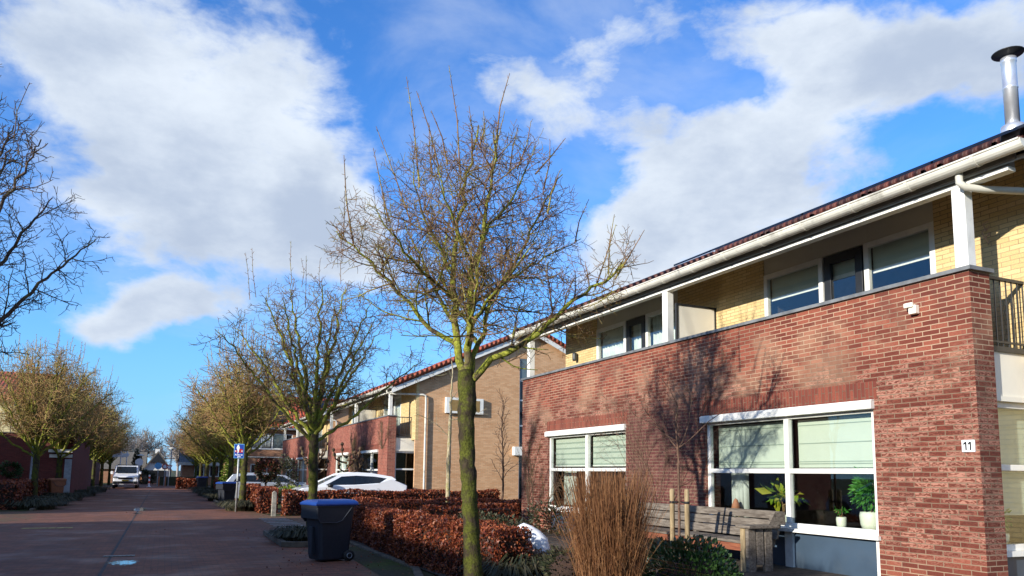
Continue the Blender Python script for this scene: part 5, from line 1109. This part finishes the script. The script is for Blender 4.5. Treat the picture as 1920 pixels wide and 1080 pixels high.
# ------------------------------------------------------------------ vehicles
def wheel(parent, x, y, r=.33, w=.2, side=1):
    n = 24; vs = []; fs = []; prof = [(r*.62, w*.5), (r*.93, w*.5), (r, w*.38), (r, -w*.38), (r*.93, -w*.5), (.01, -w*.5)]
    for (q, d) in prof:
        for k in range(n): an = 2*math.pi*k/n; vs.append((x+q*math.cos(an), y+side*d, r+q*math.sin(an)))
    for i in range(len(prof)-1): fs += [(i*n+k, i*n+(k+1) % n, i*n+n+(k+1) % n, i*n+n+k) for k in range(n)]
    m = MB(); m.add(vs, fs, smooth=True); wo = m.build('wheel', M['rubber'], parent, local=True)
    m = MB(); rim = [(x+r*.62*math.cos(2*math.pi*k/n), y+side*w*.42, r+r*.62*math.sin(2*math.pi*k/n)) for k in range(n)]; m.add(rim+[(x, y+side*w*.36, r)], [(k, (k+1) % n, n) for k in range(n)]); m.build('rim', M['polegrey'], wo, local=True)
def car(label, loc, rz, low, roof, glass, pillars, W, paint, wb, group='cars parked on the driveways', hz=1.02):
    t = thing('parked_car', label, 'car', loc, rz, group); L = max(p[0] for p in low); cx = L/2
    def f(p): return (cx-p[0], p[1])   # nose at +x
    # lower body: rounded in plan by three slices
    m = MB(); base = [f(p) for p in low]; n = len(base); vs = []
    for (y, k, dz) in ((-W, .965, -.03), (-W*.93, 1., 0), (W*.93, 1., 0), (W, .965, -.03)):
        for (x, z) in base: vs.append((x*k, y if abs(z) < hz else y*.97, z+(dz if z > .6 else 0)))
    fs = [tuple(range(n)), tuple(range(4*n-1, 3*n-1, -1))]
    for s_ in range(3): fs += [(s_*n+i, s_*n+(i+1) % n, s_*n+n+(i+1) % n, s_*n+n+i) for i in range(n)]
    m.add(vs, fs, smooth=False); m.build('body', M[paint], t, local=True, bevel=.03)
    m = MB(); b2 = [f(p) for p in roof]; n = len(b2); vs = []; zb = min(p[1] for p in b2); zt = max(p[1] for p in b2)
    def yy(z, e=0.): return (W*.95-(W*.20)*((z-zb)/(zt-zb)))+e
    for s_ in (-1, 1):
        for (x, z) in b2: vs.append((x, s_*yy(z), z))
    fs = [tuple(range(n)), tuple(range(2*n-1, n-1, -1))]+[(i, (i+1) % n, n+(i+1) % n, n+i) for i in range(n)]
    m.add(vs, fs); m.build('cabin', M[paint], t, local=True, bevel=.035)
    for s_ in (-1, 1):
        m = MB(); g_ = [f(p) for p in glass]; n = len(g_); m.add([(x, s_*yy(z, .004), z) for x, z in g_]+[(x, s_*yy(z, -.02), z) for x, z in g_], [tuple(range(n)), tuple(range(2*n-1, n-1, -1))]+[(i, (i+1) % n, n+(i+1) % n, n+i) for i in range(n)])
        go = m.build('side_windows', M['glassdark'], t, local=True)
        m = MB()
        for (xa, xb) in pillars:
            z0 = min(p[1] for p in glass)+.02; z1 = max(p[1] for p in glass)-.01
            m.add([(cx-xa, s_*yy(z0, .007), z0), (cx-xa-.025, s_*yy(z0, .007), z0), (cx-xb-.025, s_*yy(z1, .007), z1), (cx-xb, s_*yy(z1, .007), z1)], [(0, 1, 2, 3)])
        m.build('pillar', M[paint] if False else M['black'], go, local=True)
        m = MB(); gx = f(glass[0])[0]-.16; m.lathe([(.001, -.07), (.09, -.06), (.12, 0), (.09, .07), (.001, .075)], (gx, s_*(W+.09), hz+.06), 10); m.build('mirror', M['black'], t, local=True)
        for xw in wb:
            m = MB(); X = cx-xw; m.add([(X+.39*math.cos(a_), s_*(W+.004), .34+.39*math.sin(a_)) for a_ in [math.pi*k/14 for k in range(15)]]+[(X-.39, s_*(W+.004), .26), (X+.39, s_*(W+.004), .26)], [tuple(range(17))]); m.build('wheel_arch', M['black'], t, local=True)
            wheel(t, X, s_*(W-.085), side=s_)
        for xd in (1.42, 2.50, 3.42):
            m = MB(); m.box(cx-xd-.006, cx-xd+.006, s_*(W-.0), s_*(W+.003), .42, .98); m.build('door_seam', M['black'], t, local=True)
        for xd in (2.3, 3.2):
            m = MB(); m.box(cx-xd-.10, cx-xd+.10, s_*(W*.985), s_*(W+.012), .90, .925); m.build('door_handle', M['lamp'], t, local=True)
        m = MB(); m.box(cx-.30, cx-.06, s_*(W*.58), s_*(W*.93), .66, .80); m.build('headlight', M['lamp'], t, local=True, bevel=.02)
        m = MB(); m.box(-cx+.02, -cx+.16, s_*(W*.58), s_*(W*.95), .82, .96); m.build('tail_light', M['red_lamp'], t, local=True, bevel=.02)
    # screens
    r = [f(p) for p in roof]; m = MB()
    (xa, za), (xb, zb2) = r[0], r[1]; k0, k1 = .08, .90; A = (xa+(xb-xa)*k0, za+(zb2-za)*k0); B = (xa+(xb-xa)*k1, za+(zb2-za)*k1); nx, nz = (zb2-za), -(xb-xa); q = math.hypot(nx, nz); nx *= .006/q; nz *= .006/q
    if nx < 0: nx, nz = -nx, -nz
    m.add([(A[0]+nx, -yy(A[1])+.06, A[1]+nz), (A[0]+nx, yy(A[1])-.06, A[1]+nz), (B[0]+nx, yy(B[1])-.06, B[1]+nz), (B[0]+nx, -yy(B[1])+.06, B[1]+nz)], [(0, 1, 2, 3)]); m.build('windscreen', M['glasssky'], t, local=True)
    return t
car('white crossover car parked behind the long beech hedge', (6.55, 30.35, 0), math.pi,
    [(0, .35), (0, .62), (.10, .78), (.55, .97), (1.25, 1.07), (2.5, 1.10), (3.4, 1.14), (3.72, 1.24), (3.98, 1.33), (4.30, 1.22), (4.62, 1.09), (4.60, .9), (4.66, .55), (4.58, .28), (.12, .25)],
    [(1.15, 1.06), (2.02, 1.49), (2.6, 1.56), (3.2, 1.53), (4.0, 1.40), (4.12, 1.32), (3.9, 1.06)], [(1.40, 1.09), (2.02, 1.42), (2.6, 1.46), (3.3, 1.43), (3.80, 1.36), (3.50, 1.18), (2.5, 1.11)], [(2.48, 2.50)], .93, 'carwhite', (.86, 3.72))
car('silver white estate car parked behind the small dark red ball tree', (5.2, 41., 0), 0.,
    [(0, .35), (0, .60), (.12, .74), (.6, .88), (1.3, .98), (3.0, 1.0), (4.4, 1.02), (4.62, .98), (4.66, .55), (4.6, .28), (.12, .25)],
    [(1.2, .96), (2.0, 1.40), (2.7, 1.47), (3.6, 1.46), (4.3, 1.38), (4.6, 1.0)], [(1.45, 1.02), (2.05, 1.34), (2.7, 1.38), (3.7, 1.37), (4.2, 1.31), (4.38, 1.06)], [(2.45, 2.42), (3.4, 3.42)], .90, 'carsilver', (.85, 3.6), hz=.96)
t = thing('delivery_van', 'white van parked facing the camera far down the street', 'van', (-2.9, 73.8, 0), -math.pi/2); vx = 2.4
m = MB(); P_ = [(vx, .30), (vx+.03, .55), (vx, .85), (vx-.10, 1.02), (vx-.75, 1.22), (vx-1.35, 1.82), (vx-1.7, 1.90), (-2.4, 1.88), (-2.45, .3)]
n = len(P_); vs = []
for (y, k) in ((-.94, .97), (-.86, 1), (.86, 1), (.94, .97)): vs += [(x*k, y*(1 if z < 1.1 else 1-.12*(z-1.1)/.8), z) for x, z in P_]
fs = [tuple(range(n)), tuple(range(4*n-1, 3*n-1, -1))]
for s_ in range(3): fs += [(s_*n+i, s_*n+(i+1) % n, s_*n+n+(i+1) % n, s_*n+n+i) for i in range(n)]
m.add(vs, fs); m.build('body', M['carwhite'], t, local=True, bevel=.05)
m = MB(); m.add([(vx-.76, -.80, 1.26), (vx-.76, .80, 1.26), (vx-1.27, .74, 1.80), (vx-1.27, -.74, 1.80)], [(0, 1, 2, 3)]); m.v = [(x+.035, y, z+.02) for x, y, z in m.v]; m.build('windscreen', M['glassdark'], t, local=True)
m = MB(); m.box(vx+.02, vx+.06, -.55, .55, .78, .92); m.box(vx+.03, vx+.07, -.60, .60, .42, .60); m.build('grille', M['black'], t, local=True, bevel=.02)
m = MB(); m.box(vx+.03, vx+.075, -.90, -.62, .36, .60); m.box(vx+.03, vx+.075, .62, .90, .36, .60); m.build('bumper_corners', M['black'], t, local=True, bevel=.02)
for s_ in (-1, 1):
    m = MB(); m.box(vx-.14, vx+.035, s_*.62, s_*.90, .84, 1.0); m.build('headlight', M['lamp'], t, local=True, bevel=.03)
    m = MB(); m.box(vx-.85, vx-.70, s_*.97, s_*1.16, 1.18, 1.42); m.build('mirror', M['carwhite'], t, local=True, bevel=.04)
    for X in (vx-.75, -1.6): wheel(t, X, s_*.84, .33, .22, s_)
m = MB(); m.box(vx+.07, vx+.09, -.26, .26, .62, .73); m.build('licence_plate', M['plate'], t, local=True)
m = MB(); m.box(-1.8, .8, -.7, -.64, 1.97, 2.02); m.box(-1.8, .8, .64, .7, 1.97, 2.02)
for x in (-1.7, -.8, .2): m.box(x, x+.06, -.75, .75, 1.92, 1.98)
m.build('roof_rack', M['blackframe'], t, local=True)
# car standing opposite, seen only as a reflection in the big window
c2 = copy_thing(bpy.data.objects['parked_car.001'], (-8.6, 20.6, 0), math.pi/2, 1., 'car opposite, reflected in the big window')
# ------------------------------------------------------------------ bench
t = thing('wooden_bench', 'weathered grey plank bench under the windows of the brick house', 'bench', (7.6, 9.8, .32)); g_ = 'greywood'
y0, y1 = -1.52, 2.2
for k, (z0, z1) in enumerate(((.42, .54), (.555, .675), (.69, .80))):
    m = MB(); d = .04*k; m.prism([(.22+d, z0), (.26+d, z0), (.29+d, z1), (.25+d, z1)], 'y', y0, y1); m.build('back_plank', M[g_], t, local=True, bevel=.006)
for k in range(3):
    m = MB(); m.box(-.27+.165*k, -.12+.165*k, y0+.05, y1, .36, .40); m.build('seat_plank', M[g_], t, local=True, bevel=.006)
m = MB(); m.box(-.26, -.21, y0+.1, y1, .26, .355); m.build('front_rail', M['redwood'], t, local=True)
for y in (-1.40, .3, 2.0):
    m = MB(); m.box(.12, .2, y-.04, y+.04, -.3, .36); m.box(-.2, -.12, y-.04, y+.04, -.3, .355); m.prism([(.20, .3), (.26, .3), (.40, .78), (.35, .78)], 'y', y-.04, y+.04); m.build('leg', M[g_], t, local=True)
m = MB()
for k, (zb, wv) in enumerate(((.0, .13), (.10, .12), (.0, .13))): m.box(-.40+.145*k, -.40+.145*k+wv, -1.66, -1.60, zb, .585)
m.build('arm_side_boards', M[g_], t, local=True, bevel=.006)
m = MB(); m.box(-.43, .10, -1.72, -1.44, .586, .625); m.build('arm_rest', M[g_], t, local=True, bevel=.008)
m = MB(); m.box(-.40, -.33, -1.59, -1.5, .0, .585); m.build('arm_post', M['stake'], t, local=True)
m = MB(); m.prism([(.0, .626), (.12, .80), (.30, .80), (.30, .626)], 'y', -1.62, -1.57); m.build('corner_board', M[g_], t, local=True)
# ------------------------------------------------------------------ garden ornament, post, lamps, far signs
t = thing('garden_ornament', 'white smooth hooded garden ornament leaning in the plants behind the hedge', 'ornament', (5.5, 11.35, .22))
m = MB(); n = 14; path = [(-.26, .56, .03), (-.24, .61, .07), (-.17, .63, .11), (-.06, .56, .15), (.08, .45, .18), (.20, .34, .19), (.26, .16, .17), (.28, 0, .15)]
for i, (x, z, r) in enumerate(path):
    tx, tz = (path[min(i+1, 7)][0]-path[max(i-1, 0)][0], path[min(i+1, 7)][1]-path[max(i-1, 0)][1]); q = math.hypot(tx, tz); tx, tz = tx/q, tz/q
    for k in range(n):
        an = 2*math.pi*k/n; u = r*math.cos(an); v = r*.8*math.sin(an); m.v.append(((x-tz*u)*.91+v*.41, (x-tz*u)*-.41+v*.91, z+tx*u))
for i in range(7): 
    for k in range(n): m.f.append([i*n+k, i*n+(k+1) % n, i*n+n+(k+1) % n, i*n+n+k]); m.mi.append(0); m.uvf.append(None); m.sm.append(True)
m.f.append(list(range(n))); m.mi.append(0); m.uvf.append(None); m.sm.append(True)
m.v = [(x*.78, y*.78, z*.80) for x, y, z in m.v]; m.build('hood', plain('glossy white shell', (.80, .83, .88), .3, var=.02), t, local=True)
m = MB(); m.tube([(-.17, .08, .42), (-.15, -.02, .40), (-.16, -.07, .40)], .018, 8); m.build('dark_opening', M['black'], t, local=True)
t = MB(); t.prism([(-.08, 0), (.08, 0), (.075, .84), (.0, .90), (-.075, .84)], 'y', -.07, .07); o = t.build('stone_post', M['stone'], bevel=.012); o.location = (3.62, 28.35, 0); setp(o, 'short weathered grey stone post between two beech hedges', 'post')
def lamp(label, loc, H=4.2, tilt=0.):
    t = thing('street_lamp', label, 'street lamp', loc, group='street lamps'); m = MB(); m.tube([(0, 0, 0), (0, 0, 1.2), (0, 0, H)], [.075, .07, .045], 12); m.build('pole', M['polegrey'], t, local=True)
    m = MB(); m.lathe([(.001, H+.16), (.22, H+.10), (.36, H+.02), (.36, H), (.12, H-.04), (.10, H-.12), (.001, H-.14)], (.05, 0, 0), 18); m.build('lamp_head', M['soffit'], t, local=True)
lamp('grey street lamp leaning behind the nearest left street tree', (-5.75, 42.6, 0)); lamp('grey street lamp post farther back among the left tree trunks', (-5.3, 50.8, 0))
lamp('thin pole with a lamp at the street end right of the white house', (.62, 92, 0), 3.9); lamp('white pole lamp at the left of the street end', (-2.35, 88, 0), 3.0)
def roundsign(label, loc, H, r, mat, kind='round', pole='polegrey'):
    t = thing('traffic_sign', label, 'road sign', loc, group='small traffic signs at the street end'); m = MB(); m.tube([(0, 0, 0), (0, 0, H+r)], .04, 8); m.build('pole', M[pole], t, local=True)
    m = MB(); k = 20 if kind == 'round' else 3; off = math.pi/2 if kind != 'down' else -math.pi/2
    vs = [(r*math.cos(2*math.pi*i/k+off), -.05, H+r*math.sin(2*math.pi*i/k+off)) for i in range(k)]; vs += [(x, -.03, z) for x, y, z in vs]; m.add(vs, [tuple(range(k)), tuple(range(2*k-1, k-1, -1))]+[(i, (i+1) % k, k+(i+1) % k, k+i) for i in range(k)]); po = m.build('sign_plate', M[mat], t, local=True)
    if mat == 'signred': m = MB(); m.add([(x*.62, -.056, H+(z-H)*.62) for x, y, z in vs[:k]], [tuple(range(k))]); m.build('sign_face', M['signwhite'], po, local=True)
roundsign('small round blue sign at the street end', (-.55, 82, 0), 1.95, .33, 'signlight'); roundsign('small round red sign beside the far blue sign', (.05, 83, 0), 1.9, .3, 'signred'); roundsign('white triangular give way sign with red rim at the street end', (.42, 82.5, 0), 1.85, .36, 'signred', 'down')
roundsign('round white backed sign left of the far white gabled house', (-2.3, 84, 0), 2.3, .36, 'signwhite'); 
def dirsign(label, loc, w):
    t = thing('direction_sign', label, 'road sign', loc, group='white direction boards above the van'); m = MB(); m.tube([(0, 0, 0), (0, 0, 3.4)], .05, 8); m.build('pole', M['signwhite'], t, local=True)
    m = MB(); m.prism([(-w, 2.75), (.1, 2.85), (.25, 3.05), (.1, 3.25), (-w, 3.1)], 'y', -.09, -.05); m.build('board', M['signwhite'], t, local=True)
dirsign('left white direction board on a post above the parked van', (-4.05, 86, 0), .8); dirsign('right white direction board on a post above the parked van', (-3.55, 87, 0), .5)
t = thing('traffic_cone', 'small red and white striped marker post beside the van', 'bollard', (-1.2, 78, 0)); m = MB(); m.lathe([(.18, 0), (.18, .06), (.07, .08), (.07, 1.1), (.001, 1.12)], (0, 0, 0), 12); m.build('post', M['signwhite'], t, local=True)
for z in (.35, .75): m = MB(); m.lathe([(.075, z), (.075, z+.2)], (0, 0, 0), 12); m.build('red_band', M['orangeplastic'], t, local=True)
for x, lb in ((-.6, 'left'), (-.05, 'right')):
    m = MB(); m.box(-.05, .05, -.04, .04, 0, .95); o = m.build('road_marker', M['terracotta']); o.location = (x+.2, 80, 0); setp(o, lb+' of two short brown marker posts at the far junction', 'bollard', 'far marker posts')
m = MB(); m.box(-.6, 3.0, 85, 85.6, 0, .9); o = m.build('low_green_hedge', M['haygreen']); o.location = (0, 0, 0); setp(o, 'low trimmed green hedge beyond the far give way sign', 'hedge')
# far woods at the end of the street
rng = random.Random(77); wm = MB(); WC = dict(FARC); WC.update(rmin=.035, levels=3, space=[0, .5, .4, .3], len=[0, 3.2, 1.4, .5], rad=[0, .09, .05, .035], seg=[.6, .6, .5, .4, .3], rthick=-1)
woods = []
for k in range(4):
    tr = Tree(90+k, None, .8)
    for j in range(9):
        az = 2.4*j; e = .2+.8*j/9; tr.limb([(0, 0, 2.5), (math.cos(az)*1.2*e, math.sin(az)*1.2*e, 4.5), (math.cos(az)*3.6*e, math.sin(az)*3.6*e, 8.5-2*e)], [.14, .1, .05], WC, wob=.1)
    tr.thick.tube([(0, 0, 0), (0, 0, 3)], [.25, .16], 8)
    woods.append((tr.thick.v, tr.thick.f))
P = MB()
for k in range(46):
    v, f = woods[k % 4]; x = -60+k*3.1+rng.uniform(-1, 1); y = rng.uniform(135, 185); s_ = rng.uniform(.75, 1.15); P.add([(x+a*s_, y+b*s_, c*s_) for a, b, c in v], f, smooth=True)
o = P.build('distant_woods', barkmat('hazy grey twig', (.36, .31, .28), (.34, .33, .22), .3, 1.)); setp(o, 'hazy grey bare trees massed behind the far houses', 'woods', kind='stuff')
# ------------------------------------------------------------------ bare climbers on the brick fronts
def climber(label, X, y0, z0, spread, height, n, seed, mat='twigleft', rr=.011):
    t = thing('bare_climber', label, 'climbing plant', (X, y0, z0), group='bare wall climbers'); r = random.Random(seed); mb = MB()
    def grow(y, z, ay, L, rad, lvl):
        pts = [(-.018, y, z)]; st = .09; n_ = max(3, int(L/st)); br = []
        for i in range(n_):
            ay += r.gauss(0, .16); ay *= .97; y += math.sin(ay)*st; z += math.cos(ay)*st
            if z+z0 > 3.9 or z < 0: break
            pts.append((-.014-.012*r.random(), y, z))
            if lvl < 3 and r.random() < (.32, .30, .25)[lvl]: br.append((y, z, ay+r.choice((-1, 1))*r.uniform(.3, .9), L*(1-i/n_)*r.uniform(.4, .8)+.1, rad*.62))
        if len(pts) > 1: mb.tube(pts, [rad*(1-.75*i/(len(pts)-1)) for i in range(len(pts))], 4 if lvl else 6)
        for b in br: grow(*b, lvl+1)
    for k in range(n): grow(r.uniform(-.12, .12), 0, spread*(k-(n-1)/2)/max(1, n-1)*2, height*r.uniform(.8, 1.05), rr, 0)
    mb.build('stems', M[mat], t, local=True)
climber('bare climber stems up the far left end of the near brick wall', 8.2, 16.9, .35, .10, 2.6, 3, 4, rr=.012)
climber('thin climber stems fanning over the near brick wall between its two windows', 8.2, 11.5, .6, .50, 3.4, 4, 8, 'thinbark', rr=.007)
climber('dark climber stems up the second house front near its brick corner', 8.5, 36.9, .3, .35, 3.6, 6, 12, rr=.02)
climber('dark climber stems on the second house front between window and corner', 8.5, 32.3, 2.6, .6, 1.3, 5, 14, rr=.014)
sedge('dark strappy leaves hiding the foot of the white garden ornament', (5.0, 10.35, .12), (.35, .35), .38, 240, 55, mat='haygreen')
